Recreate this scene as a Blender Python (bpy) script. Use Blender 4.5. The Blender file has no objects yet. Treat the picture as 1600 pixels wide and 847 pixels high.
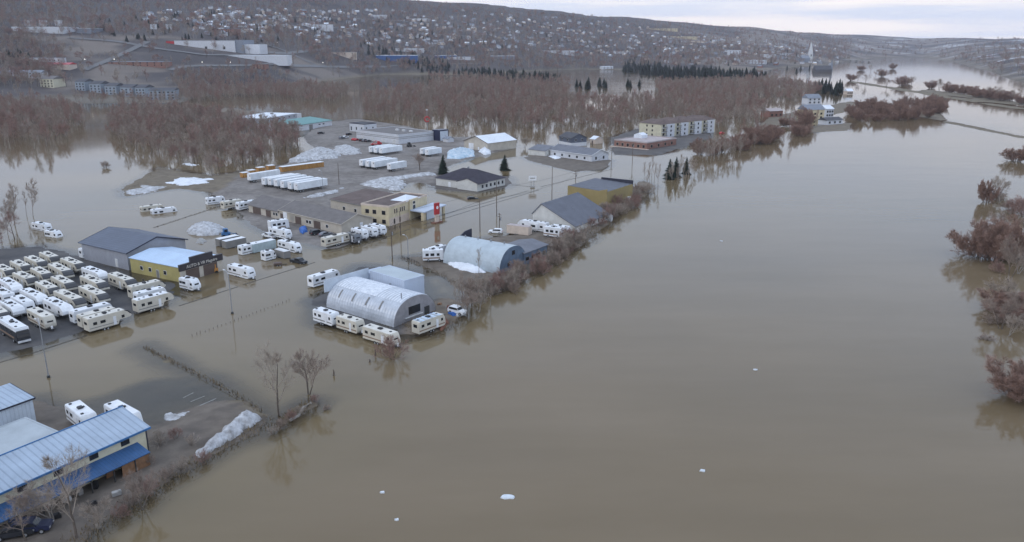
import bpy, bmesh, math, random
import numpy as np
from mathutils import Vector, Matrix
R = math.radians
scene = bpy.context.scene
COL = scene.collection
random.seed(7)

# ------------------------------------------------------------------ camera
F = 1240.; H = 60.; TILT = R(16.0); CX = 800.; CY = 423.5
cam_d = bpy.data.cameras.new('camera'); cam = bpy.data.objects.new('camera', cam_d); COL.objects.link(cam)
cam.location = (0, 0, H); cam.rotation_euler = (math.pi/2 - TILT, 0, 0)
cam_d.sensor_width = 36.0; cam_d.lens = 36.0*F/1600.; cam_d.clip_start = 1.0; cam_d.clip_end = 30000.
scene.camera = cam
# ------------------------------------------------------------------ sky
SUN_EL, SUN_AZ = 34., 232.      # from behind left, weak, through overcast
world = bpy.data.worlds.new('World'); scene.world = world; world.use_nodes = True
wn, wl = world.node_tree.nodes, world.node_tree.links
wn.clear()
w_out = wn.new('ShaderNodeOutputWorld'); w_bg = wn.new('ShaderNodeBackground'); w_bg.inputs['Strength'].default_value = 0.1
sky = wn.new('ShaderNodeTexSky'); sky.sky_type = 'NISHITA'; sky.sun_disc = False
sky.sun_elevation = R(SUN_EL); sky.sun_rotation = R(SUN_AZ); sky.air_density = 1.2; sky.dust_density = 2.0
tc = wn.new('ShaderNodeTexCoord'); mp = wn.new('ShaderNodeMapping'); mp.inputs['Scale'].default_value = (1.6, 1.6, 26.0)
mp.inputs['Location'].default_value = (0.3, 0.1, 0.45)
nz = wn.new('ShaderNodeTexNoise'); nz.inputs['Scale'].default_value = 2.0; nz.inputs['Detail'].default_value = 6; nz.inputs['Roughness'].default_value = .55
rp = wn.new('ShaderNodeValToRGB'); rp.color_ramp.elements[0].position = .38; rp.color_ramp.elements[1].position = .62
rp.color_ramp.elements[0].color = (8.6, 9.2, 10.8, 1); rp.color_ramp.elements[1].color = (12.8, 11.8, 11.3, 1)
mx = wn.new('ShaderNodeMix'); mx.data_type = 'RGBA'; mx.inputs['Factor'].default_value = 0.92     # overcast deck over the clear sky
wl.new(tc.outputs['Generated'], mp.inputs['Vector']); wl.new(mp.outputs['Vector'], nz.inputs['Vector']); wl.new(nz.outputs['Fac'], rp.inputs['Fac'])
sz_ = wn.new('ShaderNodeSeparateXYZ'); wl.new(tc.outputs['Generated'], sz_.inputs[0])
el = wn.new('ShaderNodeMapRange'); el.interpolation_type = 'SMOOTHSTEP'; el.inputs['From Min'].default_value = .03; el.inputs['From Max'].default_value = .2; wl.new(sz_.outputs['Z'], el.inputs['Value'])
up = wn.new('ShaderNodeValToRGB'); up.color_ramp.elements[0].position = .35; up.color_ramp.elements[1].position = .65; up.color_ramp.elements[0].color = (7.9, 9.9, 13.2, 1); up.color_ramp.elements[1].color = (9.6, 11.0, 13.4, 1)   # higher up the thin overcast is bluer
wl.new(nz.outputs['Fac'], up.inputs['Fac'])
hm = wn.new('ShaderNodeMix'); hm.data_type = 'RGBA'; wl.new(el.outputs['Result'], hm.inputs['Factor']); wl.new(rp.outputs['Color'], hm.inputs['A']); wl.new(up.outputs['Color'], hm.inputs['B'])
wl.new(sky.outputs['Color'], mx.inputs['A']); wl.new(hm.outputs['Result'], mx.inputs['B'])
wl.new(mx.outputs['Result'], w_bg.inputs['Color']); wl.new(w_bg.outputs['Background'], w_out.inputs['Surface'])
# ------------------------------------------------------------------ sun
sun_d = bpy.data.lights.new('sun', 'SUN'); sun_d.energy = 0.6; sun_d.angle = R(18); sun_d.color = (1.0, .93, .85)
sun = bpy.data.objects.new('sun', sun_d); COL.objects.link(sun); sun.location = (0, -50, 150)
_a = R(SUN_AZ)
sun.rotation_euler = Vector((-math.sin(_a)*math.cos(R(SUN_EL)), -math.cos(_a)*math.cos(R(SUN_EL)), -math.sin(R(SUN_EL)))).to_track_quat('-Z', 'Y').to_euler()
vs = scene.view_settings; vs.view_transform = 'Standard'; vs.look = 'None'; vs.exposure = 0.0; vs.gamma = 1.0; vs.use_curve_mapping = False
scene.cycles.volume_bounces = 2; scene.cycles.max_bounces = 8; scene.cycles.transparent_max_bounces = 12

# ------------------------------------------------------------------ survey helpers (photo pixel -> place on the ground, in metres)
def P(u, v, z=0.):
    a = (v-CY)/F; b = (u-CX)/F
    fw = math.cos(TILT)-a*math.sin(TILT); dn = math.sin(TILT)+a*math.cos(TILT)
    t = (H-z)/dn
    return Vector((b*t, fw*t, z))
def zoom(s, ox, oy): return lambda x, y: (ox+x/s, oy+y/s)
z1 = zoom(4.444, 0, 380); z2 = zoom(3.057, 0, 570); z3 = zoom(4.981, 180, 320); z4 = zoom(4.981, 460, 370); z5 = zoom(4., 620, 240)
z6 = zoom(4.706, 360, 220); zd = zoom(9.41, 530, 180); zb = zoom(5.926, 690, 180); za = zoom(4., 920, 140); zn = zoom(7.7, 380, 150)
zi = zoom(10.59, 280, 330); zk = zoom(10.59, 410, 330); zc = zoom(10.59, 580, 290); zs = zoom(8., 760, 320); zl = zoom(5.396, 0, 690)
zm = zoom(6.517, 0, 590); zf = zoom(4., 0, 0); zg = zoom(4., 250, 0); zh = zoom(4., 600, 0); ze = zoom(4., 950, 30); zr = zoom(4.234, 1250, 30); zq = zoom(12.1, 640, 460); zp = zoom(7.06, 730, 260)

# ------------------------------------------------------------------ materials
MAT = {}
def mat(name, rgb, rough=.7, var=.12, scale=.6, metal=0., spec=.35, stripes=None, bump=0., rgb2=None, seed=0.):
    if name in MAT: return MAT[name]
    m = bpy.data.materials.new(name); m.use_nodes = True; n, l = m.node_tree.nodes, m.node_tree.links
    b = n['Principled BSDF']; b.inputs['Roughness'].default_value = rough; b.inputs['Metallic'].default_value = metal
    b.inputs['Specular IOR Level'].default_value = spec
    t = n.new('ShaderNodeTexCoord'); no = n.new('ShaderNodeTexNoise'); no.inputs['Scale'].default_value = scale; no.inputs['Detail'].default_value = 6
    no.inputs['Roughness'].default_value = .65
    oi = n.new('ShaderNodeObjectInfo'); ad = n.new('ShaderNodeVectorMath'); ad.operation = 'ADD'
    l.new(t.outputs['Object'], ad.inputs[0]); l.new(oi.outputs['Location'], ad.inputs[1]); l.new(ad.outputs[0], no.inputs['Vector'])
    mi = n.new('ShaderNodeMix'); mi.data_type = 'RGBA'
    lo = tuple(max(0, c*(1-var*1.6)) for c in rgb); hi = tuple(min(1, c*(1+var)) for c in rgb)
    if rgb2: lo, hi = rgb, rgb2
    mi.inputs['A'].default_value = (*lo, 1); mi.inputs['B'].default_value = (*hi, 1)
    rr = n.new('ShaderNodeMapRange'); rr.inputs['From Min'].default_value = .3; rr.inputs['From Max'].default_value = .7
    l.new(no.outputs['Fac'], rr.inputs['Value']); l.new(rr.outputs['Result'], mi.inputs['Factor'])
    src = mi.outputs['Result']
    if stripes:      # (axis, spacing, strength): ribbed sheet metal
        ax, sp, st = stripes
        sx = n.new('ShaderNodeSeparateXYZ'); l.new(t.outputs['Object'], sx.inputs[0])
        mm = n.new('ShaderNodeMath'); mm.operation = 'MULTIPLY'; mm.inputs[1].default_value = 2*math.pi/sp; l.new(sx.outputs[ax], mm.inputs[0])
        sn = n.new('ShaderNodeMath'); sn.operation = 'SINE'; l.new(mm.outputs[0], sn.inputs[0])
        pw = n.new('ShaderNodeMapRange'); pw.inputs['From Min'].default_value = .55; pw.inputs['From Max'].default_value = 1.; l.new(sn.outputs[0], pw.inputs['Value'])
        m2 = n.new('ShaderNodeMix'); m2.data_type = 'RGBA'; m2.blend_type = 'MULTIPLY'
        ms = n.new('ShaderNodeMath'); ms.operation = 'MULTIPLY'; ms.inputs[1].default_value = st; l.new(pw.outputs[0], ms.inputs[0])
        l.new(ms.outputs[0], m2.inputs['Factor']); l.new(src, m2.inputs['A']); m2.inputs['B'].default_value = (.35, .36, .4, 1); src = m2.outputs['Result']
        bp = n.new('ShaderNodeBump'); bp.inputs['Strength'].default_value = .6; bp.inputs['Distance'].default_value = .05
        l.new(pw.outputs[0], bp.inputs['Height']); l.new(bp.outputs['Normal'], b.inputs['Normal'])
    elif bump:
        bp = n.new('ShaderNodeBump'); bp.inputs['Strength'].default_value = bump; bp.inputs['Distance'].default_value = .3
        l.new(no.outputs['Fac'], bp.inputs['Height']); l.new(bp.outputs['Normal'], b.inputs['Normal'])
    l.new(src, b.inputs['Base Color'])
    MAT[name] = m
    return m
mat('white', (.76, .77, .79), .45, .1); mat('white_dirty', (.62, .62, .62), .6, .2); mat('tan', (.58, .54, .46), .5, .1)
mat('tan_roof', (.66, .63, .57), .7, .12); mat('cap_dark', (.06, .06, .065), .4, .1); mat('glass', (.02, .022, .026), .15, .1, spec=.5)
mat('tyre', (.02, .02, .02), .85, .2); mat('black', (.022, .022, .025), .5, .2); mat('chrome', (.45, .46, .48), .4, .1, metal=.6)
mat('vent', (.05, .05, .055), .6, .1); mat('stripe_grey', (.22, .21, .2), .5, .1); mat('stripe_brown', (.25, .17, .12), .5, .1)
mat('semi_white', (.72, .75, .78), .5, .12, .3); mat('frame_dark', (.05, .05, .05), .7, .2)
mat('bluegrey_roof', (.36, .43, .52), .45, .1, .25, stripes=(0, .9, .35)); mat('cream_wall', (.60, .56, .42), .75, .1)
mat('blue_awning', (.035, .10, .23), .5, .15, .5, stripes=(0, .5, .3)); mat('plywood', (.24, .13, .07), .8, .25, 1.)
mat('grey_roof_flat', (.40, .44, .47), .6, .1, .2); mat('pale_wall', (.55, .60, .66), .6, .08, stripes=(0, .6, .2))
mat('navy_roof', (.10, .115, .155), .5, .1, .2, stripes=(0, .9, .3)); mat('grey_wall', (.33, .34, .38), .6, .08, stripes=(1, .7, .2))
mat('navy_trim', (.03, .032, .05), .5, .1); mat('lightblue_roof', (.48, .61, .78), .4, .08, .2, stripes=(1, 1.0, .18))
mat('yellow_wall', (.42, .36, .15), .7, .1, .4); mat('beige_wall', (.50, .45, .38), .8, .1, .4); mat('brown_sign', (.045, .04, .045), .5, .15)
mat('brown_door', (.12, .085, .07), .6, .12); mat('sign_letter', (.62, .58, .52), .5, .05)
mat('quonset', (.50, .53, .58), .42, .14, .5, metal=.15); mat('quonset_patch', (.50, .53, .58), .5, .1, 1.1, rgb2=(.80, .82, .86))
mat('quonset_end', (.30, .29, .30), .75, .15, .6); mat('quonset_blue', (.46, .52, .56), .42, .1, .4, stripes=(0, .5, .25), metal=.1)
mat('blue_end', (.13, .18, .25), .6, .15, stripes=(1, .5, .25)); mat('white_box_wall', (.50, .56, .66), .6, .06, .3, stripes=(0, .8, .15))
mat('greygreen_roof', (.42, .47, .50), .6, .1, .2); mat('slate_roof', (.12, .125, .15), .65, .12, .3, stripes=(0, .8, .2))
mat('slate_roof2', (.16, .165, .19), .7, .12, .4); mat('ochre_wall', (.30, .235, .105), .65, .1, .2, stripes=(0, .8, .2))
mat('taupe_roof', (.165, .15, .145), .85, .12, .5); mat('brown_roof', (.14, .105, .095), .9, .2, .25); mat('cream2', (.58, .50, .34), .75, .1, .5)
mat('pinkcream', (.60, .50, .42), .75, .1, .5); mat('shingle_dark', (.045, .04, .055), .85, .2, .4); mat('offwhite_wall', (.58, .57, .54), .75, .1, .4)
mat('white_roof', (.72, .75, .80), .6, .08, .2); mat('green_roof', (.10, .26, .25), .5, .1, .3, stripes=(0, .8, .2)); mat('brick', (.26, .14, .11), .85, .15, 1.)
mat('pinkroof', (.42, .36, .35), .85, .12, .3); mat('blue_apt', (.29, .33, .38), .75, .1); mat('dark_shingle2', (.085, .085, .095), .85, .15)
mat('red', (.45, .035, .04), .4, .1); mat('orange', (.55, .25, .06), .6, .15); mat('crate_orange', (.42, .22, .07), .75, .2, .8, stripes=(0, 1.1, .5))
mat('bluetarp', (.04, .14, .45), .5, .2, 1.); mat('car_dark', (.03, .032, .038), .3, .1); mat('car_grey', (.16, .17, .19), .3, .1); mat('car_blue', (.02, .025, .06), .35, .1)
mat('wood_pole', (.13, .10, .08), .85, .2, 2.); mat('lamp_metal', (.30, .31, .33), .5, .1, metal=.4); mat('snow', (.74, .76, .80), .7, .12, .35, bump=.5)
mat('dirty_snow', (.20, .188, .18), .85, .2, .6, rgb2=(.66, .67, .70), bump=.5); mat('ice', (.62, .66, .70), .5, .1, 2.); mat('rust', (.20, .09, .06), .8, .3, 1.5)
mat('bark', (.13, .105, .085), .9, .25, 3.); mat('bark_pale', (.30, .27, .24), .9, .25, 3.); mat('twig_bush', (.30, .195, .155), .95, .25, .4); mat('twig', (.30, .235, .195), .95, .2, .5); mat('twig_red', (.295, .19, .16), .95, .2, .5)
mat('twig_grey', (.36, .30, .25), .95, .2, .5); mat('needle', (.022, .038, .026), .85, .35, .8); mat('drygrass', (.20, .15, .09), .95, .3, 1.)
mat('blue_steel', (.05, .16, .35), .5, .15); mat('concrete', (.34, .33, .32), .85, .15, 1.); mat('marking', (.34, .34, .32), .8, .25, 1.)
mat('far_white', (.58, .59, .62), .7, .06); mat('far_grey', (.22, .24, .28), .8, .1); mat('far_blue', (.04, .10, .26), .6, .1); mat('cargo_teal', (.42, .50, .52), .6, .15)

# ------------------------------------------------------------------ mesh builder
class MB:
    def __init__(s): s.v = []; s.f = []
    def add(s, vs, fs):
        o = len(s.v); s.v += [tuple(p) for p in vs]; s.f += [tuple(i+o for i in f) for f in fs]; return s
    def box(s, x0, y0, z0, x1, y1, z1):
        return s.add([(x0,y0,z0),(x1,y0,z0),(x1,y1,z0),(x0,y1,z0),(x0,y0,z1),(x1,y0,z1),(x1,y1,z1),(x0,y1,z1)],
                     [(0,3,2,1),(4,5,6,7),(0,1,5,4),(1,2,6,5),(2,3,7,6),(3,0,4,7)])
    def prism(s, pts, y0, y1):            # profile in x,z pulled along y
        n = len(pts)
        return s.add([(x,y0,z) for x,z in pts]+[(x,y1,z) for x,z in pts], [tuple(range(n)), tuple(range(2*n-1,n-1,-1))]+[(i,i+n,(i+1)%n+n,(i+1)%n) for i in range(n)])
    def prismx(s, pts, x0, x1):           # profile in y,z pulled along x
        n = len(pts)
        return s.add([(x0,y,z) for y,z in pts]+[(x1,y,z) for y,z in pts], [tuple(range(n)), tuple(range(2*n-1,n-1,-1))]+[(i,i+n,(i+1)%n+n,(i+1)%n) for i in range(n)])
    def slab(s, quad, t):                 # a thick sheet through four points, thickness downwards
        q = [Vector(p) for p in quad]; lo = [p-Vector((0,0,t)) for p in q]; n = len(q)
        return s.add(q+lo, [tuple(range(n)), tuple(range(2*n-1,n-1,-1))]+[(i,i+n,(i+1)%n+n,(i+1)%n) for i in range(n)])
    def tube(s, p0, p1, r0, r1=None, n=6, caps=True):
        r1 = r0 if r1 is None else r1; p0 = Vector(p0); p1 = Vector(p1); d = (p1-p0)
        if d.length < 1e-6: return s
        d.normalize(); a = d.orthogonal().normalized(); b = d.cross(a)
        vs = [p0+(a*math.cos(2*math.pi*i/n)+b*math.sin(2*math.pi*i/n))*r0 for i in range(n)]+[p1+(a*math.cos(2*math.pi*i/n)+b*math.sin(2*math.pi*i/n))*r1 for i in range(n)]
        fs = [(i,(i+1)%n,(i+1)%n+n,i+n) for i in range(n)]
        if caps: fs += [tuple(range(n-1,-1,-1)), tuple(range(n,2*n))]
        return s.add(vs, fs)
    def mesh(s, name, m, bevel=0., smooth=False, fix=True):
        me = bpy.data.meshes.new(name); me.from_pydata(s.v, [], s.f)
        if fix or bevel:
            bm = bmesh.new(); bm.from_mesh(me)
            if bevel: bmesh.ops.bevel(bm, geom=bm.edges[:]+bm.verts[:], offset=bevel, segments=2, affect='EDGES', clamp_overlap=True)
            bmesh.ops.recalc_face_normals(bm, faces=bm.faces[:]); bm.to_mesh(me); bm.free()
        me.materials.append(MAT[m] if isinstance(m, str) else m)
        if smooth: me.polygons.foreach_set('use_smooth', [True]*len(me.polygons))
        me.update(); return me
def ob(name, data, parent=None, loc=(0,0,0), rz=0., scale=None):
    o = bpy.data.objects.new(name, data); COL.objects.link(o); o.location = loc; o.rotation_euler = (0, 0, rz)
    if scale is not None: o.scale = scale
    if parent: o.parent = parent
    return o
def tag(o, label, cat, group=None):
    o['label'] = label; o['category'] = cat
    if group: o['group'] = group
    return o
def thing(name, label, cat, loc=(0,0,0), rz=0., group=None, scale=None):
    return tag(ob(name, None, None, loc, rz, scale), label, cat, group)
def inst(proto, name, label, cat, loc, rz=0., group=None, scale=None):
    """one more individual of a kind: an Empty with its own part objects, mesh data shared"""
    t = thing(name, label, cat, loc, rz, group, scale); made = []
    for pn, me, par, off in proto:
        made.append(ob(pn, me, t if par is None else made[par], off))
    return t

# ------------------------------------------------------------------ terrain
def poly(pts): return np.array([P(u, v)[:2] for u, v in pts])
PADS = [  # outline on the ground, height above the flood, asphalt share, grass share
 (poly([(-120,398),(60,385),(125,402),(190,425),(215,440),(262,442),(272,462),(215,488),(130,520),(50,545),(-120,575)]), .05, 1., 0),
 (poly([(-60,960),(-80,640),(60,628),(130,645),(180,650),(235,672),(300,640),(372,622),(412,652),(400,670),(310,720),(240,768),(150,826),(60,900)]), .45, .3, .15),
 (poly([(120,640),(235,602),(330,588),(378,620),(300,644),(235,676),(150,655)]), -.06, 1., 0),
 (poly([(488,472),(520,450),(560,415),(650,422),(668,470),(650,505),(620,528),(560,517),(500,502)]), .02, 1., 0),
 (poly([(632,500),(660,478),(690,466),(722,476),(722,497),(690,517),(655,524),(620,520)]), .5, 0, .2),
 (poly([(628,402),(660,399),(692,396),(735,378),(840,360),(905,352),(945,335),(955,345),(905,385),(865,402),(825,428),(790,446),(740,462),(722,452),(690,428)]), .4, .2, .2),
 (poly([(925,335),(960,318),(985,295),(1005,283),(1022,292),(1000,312),(960,337),(930,354)]), .7, 0, .3),
 (poly([(335,302),(380,272),(440,258),(500,240),(475,215),(500,192),(560,186),(640,198),(670,215),(800,214),(802,230),(760,242),(720,252),(690,264),(680,286),(640,286),(600,302),(560,312),(480,324),(400,332),(350,322)]), .5, 2, 0),
 (poly([(372,325),(400,328),(520,300),(606,322),(592,342),(604,356),(592,370),(520,388),(440,374),(380,342)]), .14, 2, 0),
 (poly([(190,296),(250,262),(330,275),(380,268),(345,302),(280,294),(200,307)]), .15, 0, .5),
 (poly([(955,216),(1000,200),(1100,198),(1112,214),(1080,226),(1030,242),(960,242)]), .3, .8, 0),
 (poly([(820,246),(860,238),(930,250),(952,250),(945,264),(900,268),(830,252)]), .2, .3, .2),
 (poly([(655,279),(690,270),(798,276),(796,292),(740,301),(680,296)]), .05, .6, 0),
 (poly([(1478,189),(1605,214),(1605,217),(1476,192)]), .5, 0, .6),
 (poly([(1330,126),(1462,147),(1605,170),(1605,173),(1460,150),(1330,129)]), .5, 0, .8),
 (poly([(-200,168),(60,162),(112,162),(285,160),(305,148),(300,95),(-200,95)]), .6, .3, .5),
 (poly([(330,182),(352,168),(420,178),(470,190),(430,196),(370,194)]), .6, 0, .3),
 (poly([(224,541),(300,578),(372,615),(412,645),(406,650),(368,622),(296,583),(222,545)]), .25, 0, .7),
 (poly([(1175,206),(1250,192),(1330,172),(1400,176),(1478,190),(1470,178),(1330,158),(1205,182)]), .25, 0, .5),
 (poly([(1240,200),(1330,192),(1325,204),(1245,208)]), .3, 0, .4),
 (poly([(432,664),(455,640),(480,630),(488,634),(462,652),(438,672)]), .25, 0, .4),
 (poly([(1440,138),(1600,160),(1600,166),(1440,143)]), .3, 0, .6),
 (poly([(540,102),(800,112),(800,118),(600,116),(540,112)]), .5, 0, .7),
]
def seg_dist(px, py, a, b):
    dx, dy = b[0]-a[0], b[1]-a[1]; t = np.clip(((px-a[0])*dx+(py-a[1])*dy)/(dx*dx+dy*dy+1e-9), 0, 1)
    return np.hypot(px-a[0]-t*dx, py-a[1]-t*dy)
def sdf(px, py, pg):
    d = np.full(px.shape, 1e9); ins = np.zeros(px.shape, bool); n = len(pg)
    for i in range(n):
        a, b = pg[i], pg[(i+1) % n]; d = np.minimum(d, seg_dist(px, py, a, b))
        c = ((a[1] > py) != (b[1] > py)) & (px < (b[0]-a[0])*(py-a[1])/((b[1]-a[1]) if abs(b[1]-a[1]) > 1e-9 else 1e-9)+a[0]); ins ^= c
    return np.where(ins, d, -d)
def wob(x, y, s, k=0.):
    return (np.sin(x*s+1.3+k)*np.cos(y*s*1.27+.7+k)+.5*np.sin(x*s*2.3+y*s*1.9+2.1+k)+.25*np.sin(x*s*5.1-y*s*4.3+k))/1.75
HU = np.array([-900, 0, 300, 420, 600, 760, 900, 1050, 1200, 1290, 1360, 1450, 1520, 1600, 2400.])
HB = np.array([ 950, 1000, 1080, 1150, 1650, 1700, 1950, 1950, 2000, 2500, 3800, 4300, 2600, 1500, 1100.])     # where the slope begins
HD = np.array([2700, 2800, 2800, 2800, 2900, 3000, 3400, 4000, 4600, 5400, 6300, 6300, 5600, 4600, 4000.])     # where it tops out
HV = np.array([ -25, -22, -18, -14, 1, 14, 26, 37, 49, 55, 57, 62, 62, 63, 40.])                               # height of the skyline
def hill(x, y):
    d = np.hypot(x, y); u = CX+1290.*x/np.maximum(y, 50.)
    b = np.interp(u, HU, HB); t = np.interp(u, HU, HD); zt = H+t*(68.-np.interp(u, HU, HV))/F
    s = np.clip((d-b)/(t-b), 0, 1.)
    return s*zt*(.82+.18*s)+np.clip(s*6, 0, 1)*wob(x, y, .0045)*9.
def height(x, y, full=False):
    x = np.asarray(x, float); y = np.asarray(y, float)
    near = -3.5*np.ones(x.shape); asp = np.zeros(x.shape); gr = np.ones(x.shape)*.5
    for pg, hm, a, g in PADS:
        cx, cy = pg.mean(0); rad = np.hypot(pg[:, 0]-cx, pg[:, 1]-cy).max()+70
        m = np.hypot(x-cx, y-cy) < rad
        if not m.any(): continue
        s = sdf(x[m], y[m], pg); s = s+wob(x[m], y[m], .35)*.7+wob(x[m], y[m], .09, 2.)*1.0
        h = np.where(s > 0, np.minimum(s*.16, hm), np.maximum(s*.06, -3.5))
        up = h > near[m]
        nm = near[m]; nm[up] = h[up]; near[m] = nm
        am = asp[m]; am[up] = a; asp[m] = am; gm = gr[m]; gm[up] = g; gr[m] = gm
    near = near+wob(x, y, .22, 4.)*.05
    hl = hill(x, y); z = np.where(hl > .5, np.maximum(near, 0)+hl, near)
    if full: return z, np.where(hl > 2, 0., asp), np.where(hl > 2, 1., gr)
    return z
def hz(x, y): return float(height(np.array([x]), np.array([y]))[0])
def hit(u, v):
    """where the line of sight through a photo pixel meets land or flood"""
    a = (v-CY)/F; b = (u-CX)/F
    fw = math.cos(TILT)-a*math.sin(TILT); dn = math.sin(TILT)+a*math.cos(TILT)
    t = np.geomspace(120, 9000, 900); x, y, z = b*t, fw*t, H-dn*t
    g = np.maximum(height(x, y), 0.); k = np.argmax(z < g)
    if k == 0: k = 899
    return Vector((x[k], y[k], max(g[k], 0.)))

def axis(lo, hi, step, far0, far1, ratio):
    a = list(np.arange(lo, hi+.01, step)); s = step; x = a[-1]
    while x < far1: s = step+ratio*(x-hi); x += s; a.append(x)
    x = a[0]; b = []
    while x > far0: s = step+ratio*(lo-x); x -= s; b.append(x)
    return np.array(b[::-1]+a)
gx = axis(-250, 250, 2.5, -7000, 7000, .05); gy = axis(40, 520, 2.5, -300, 8000, .03)
GX, GY = np.meshgrid(gx, gy); GZ, GA, GG = height(GX.ravel(), GY.ravel(), True)
def grid_mesh(name, Z, attrs, m):
    ny, nx = GX.shape; me = bpy.data.meshes.new(name)
    co = np.stack([GX.ravel(), GY.ravel(), Z], 1).astype(np.float32)
    i = np.arange((ny-1)*(nx-1)); r, c = i//(nx-1), i % (nx-1); a = r*nx+c
    q = np.stack([a, a+1, a+1+nx, a+nx], 1).astype(np.int32)
    me.vertices.add(len(co)); me.vertices.foreach_set('co', co.ravel()); me.loops.add(q.size); me.loops.foreach_set('vertex_index', q.ravel())
    me.polygons.add(len(q)); me.polygons.foreach_set('loop_start', np.arange(0, q.size, 4, dtype=np.int32)); me.polygons.foreach_set('loop_total', np.full(len(q), 4, np.int32))
    me.update(calc_edges=True); me.validate()
    for k, val in attrs.items():
        at = me.attributes.new(k, 'FLOAT', 'POINT'); at.data.foreach_set('value', val.astype(np.float32))
    me.polygons.foreach_set('use_smooth', [True]*len(me.polygons)); me.materials.append(m); return me
def node_mat(name):
    m = bpy.data.materials.new(name); m.use_nodes = True; m.node_tree.nodes.clear(); return m, m.node_tree.nodes, m.node_tree.links
def attr(n, name): a = n.new('ShaderNodeAttribute'); a.attribute_name = name; return a.outputs['Fac']
def mixc(n, l, f, a, b):
    m = n.new('ShaderNodeMix'); m.data_type = 'RGBA'
    for s, v in (('Factor', f), ('A', a), ('B', b)):
        if hasattr(v, 'is_output'): l.new(v, m.inputs[s])
        else: m.inputs[s].default_value = (*v, 1) if isinstance(v, tuple) else v
    return m.outputs['Result']
def noise(n, l, vec, scale, detail=6, lo=.35, hi=.65):
    o = n.new('ShaderNodeTexNoise'); o.inputs['Scale'].default_value = scale; o.inputs['Detail'].default_value = detail; o.inputs['Roughness'].default_value = .62
    l.new(vec, o.inputs['Vector']); r = n.new('ShaderNodeMapRange'); r.inputs['From Min'].default_value = lo; r.inputs['From Max'].default_value = hi
    l.new(o.outputs['Fac'], r.inputs['Value']); return r.outputs['Result']
def math2(n, l, op, a, b):
    m = n.new('ShaderNodeMath'); m.operation = op
    for i, v in enumerate((a, b)):
        if hasattr(v, 'is_output'): l.new(v, m.inputs[i])
        else: m.inputs[i].default_value = v
    return m.outputs[0]
# ground: wet asphalt, gravel and mud, dead grass, bare woodland on the hills, late snow in the fields
gm, n, l = node_mat('ground'); t = n.new('ShaderNodeTexCoord').outputs['Object']
asphalt = mixc(n, l, noise(n, l, t, .12), (.06, .058, .062), (.115, .108, .104))
mud = mixc(n, l, noise(n, l, t, .3), (.115, .09, .072), (.21, .17, .138))
gravel = mixc(n, l, noise(n, l, t, .06), mixc(n, l, noise(n, l, t, .5), (.19, .172, .158), (.28, .25, .23)), mixc(n, l, noise(n, l, t, .25), (.10, .085, .075), (.19, .165, .145)))
grass = mixc(n, l, noise(n, l, t, .15), (.12, .095, .06), (.20, .165, .10))
wood = mixc(n, l, noise(n, l, t, .012), (.042, .036, .038), (.08, .067, .064))
fields = mixc(n, l, math2(n, l, 'MULTIPLY', attr(n, 'field'), noise(n, l, t, .004, 3, .46, .54)), wood, (.17, .14, .118))
base = mixc(n, l, attr(n, 'grass'), mud, grass); base = mixc(n, l, attr(n, 'asph'), base, asphalt); base = mixc(n, l, attr(n, 'gravel'), base, gravel)
base = mixc(n, l, attr(n, 'hill'), base, fields)
base = mixc(n, l, math2(n, l, 'MULTIPLY', attr(n, 'snowy'), noise(n, l, t, .006, 4, .54, .6)), base, (.72, .74, .79))
pb = n.new('ShaderNodeBsdfPrincipled'); pb.inputs['Roughness'].default_value = .85; pb.inputs['Specular IOR Level'].default_value = .3
bp = n.new('ShaderNodeBump'); bp.inputs['Strength'].default_value = .4; bp.inputs['Distance'].default_value = .2; l.new(noise(n, l, t, 1.2, 8, 0, 1), bp.inputs['Height'])
l.new(base, pb.inputs['Base Color']); l.new(bp.outputs['Normal'], pb.inputs['Normal'])
l.new(pb.outputs[0], n.new('ShaderNodeOutputMaterial').inputs['Surface'])
hl = hill(GX.ravel(), GY.ravel()); uu = CX+1290.*GX.ravel()/np.maximum(GY.ravel(), 50.)
snowy = np.clip((uu-1150)/400, 0, 1)*np.clip(hl/20, 0, 1)*.55
ground = ob('ground', grid_mesh('ground', GZ, {'asph': np.where(GA > 1.5, 0, GA), 'gravel': (GA > 1.5)*1., 'field': np.maximum(np.clip((uu-980)/150, .12, 1), .95*((uu > 60) & (uu < 565) & (np.hypot(GX.ravel(), GY.ravel()) < 1560))), 'grass': GG, 'hill': np.clip(hl/4, 0, 1), 'snowy': snowy}, gm)); ground['kind'] = 'structure'
# flood water: turbid, so the ground shows only through the shallows
wm, n, l = node_mat('flood_water'); geo = n.new('ShaderNodeTexCoord').outputs['Object']; dep = attr(n, 'depth')
mur = n.new('ShaderNodeMapRange'); mur.interpolation_type = 'SMOOTHSTEP'; mur.inputs['From Min'].default_value = -.02; mur.inputs['From Max'].default_value = .34; l.new(dep, mur.inputs['Value'])
mur.inputs['To Min'].default_value = .1
dp2 = n.new('ShaderNodeMapRange'); dp2.inputs['From Min'].default_value = .3; dp2.inputs['From Max'].default_value = 1.6; l.new(dep, dp2.inputs['Value'])
mps = n.new('ShaderNodeMapping'); mps.inputs['Rotation'].default_value = (0, 0, R(-50)); mps.inputs['Scale'].default_value = (.22, 1., 1.); l.new(geo, mps.inputs['Vector'])
big = math2(n, l, 'ADD', math2(n, l, 'MULTIPLY', noise(n, l, geo, .012, 4, .3, .7), .5), math2(n, l, 'MULTIPLY', noise(n, l, mps.outputs[0], .05, 7, .35, .65), .5))
silt = mixc(n, l, dp2.outputs['Result'], mixc(n, l, big, (.148, .111, .061), (.188, .142, .081)), mixc(n, l, big, (.152, .112, .065), (.202, .151, .095)))
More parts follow.
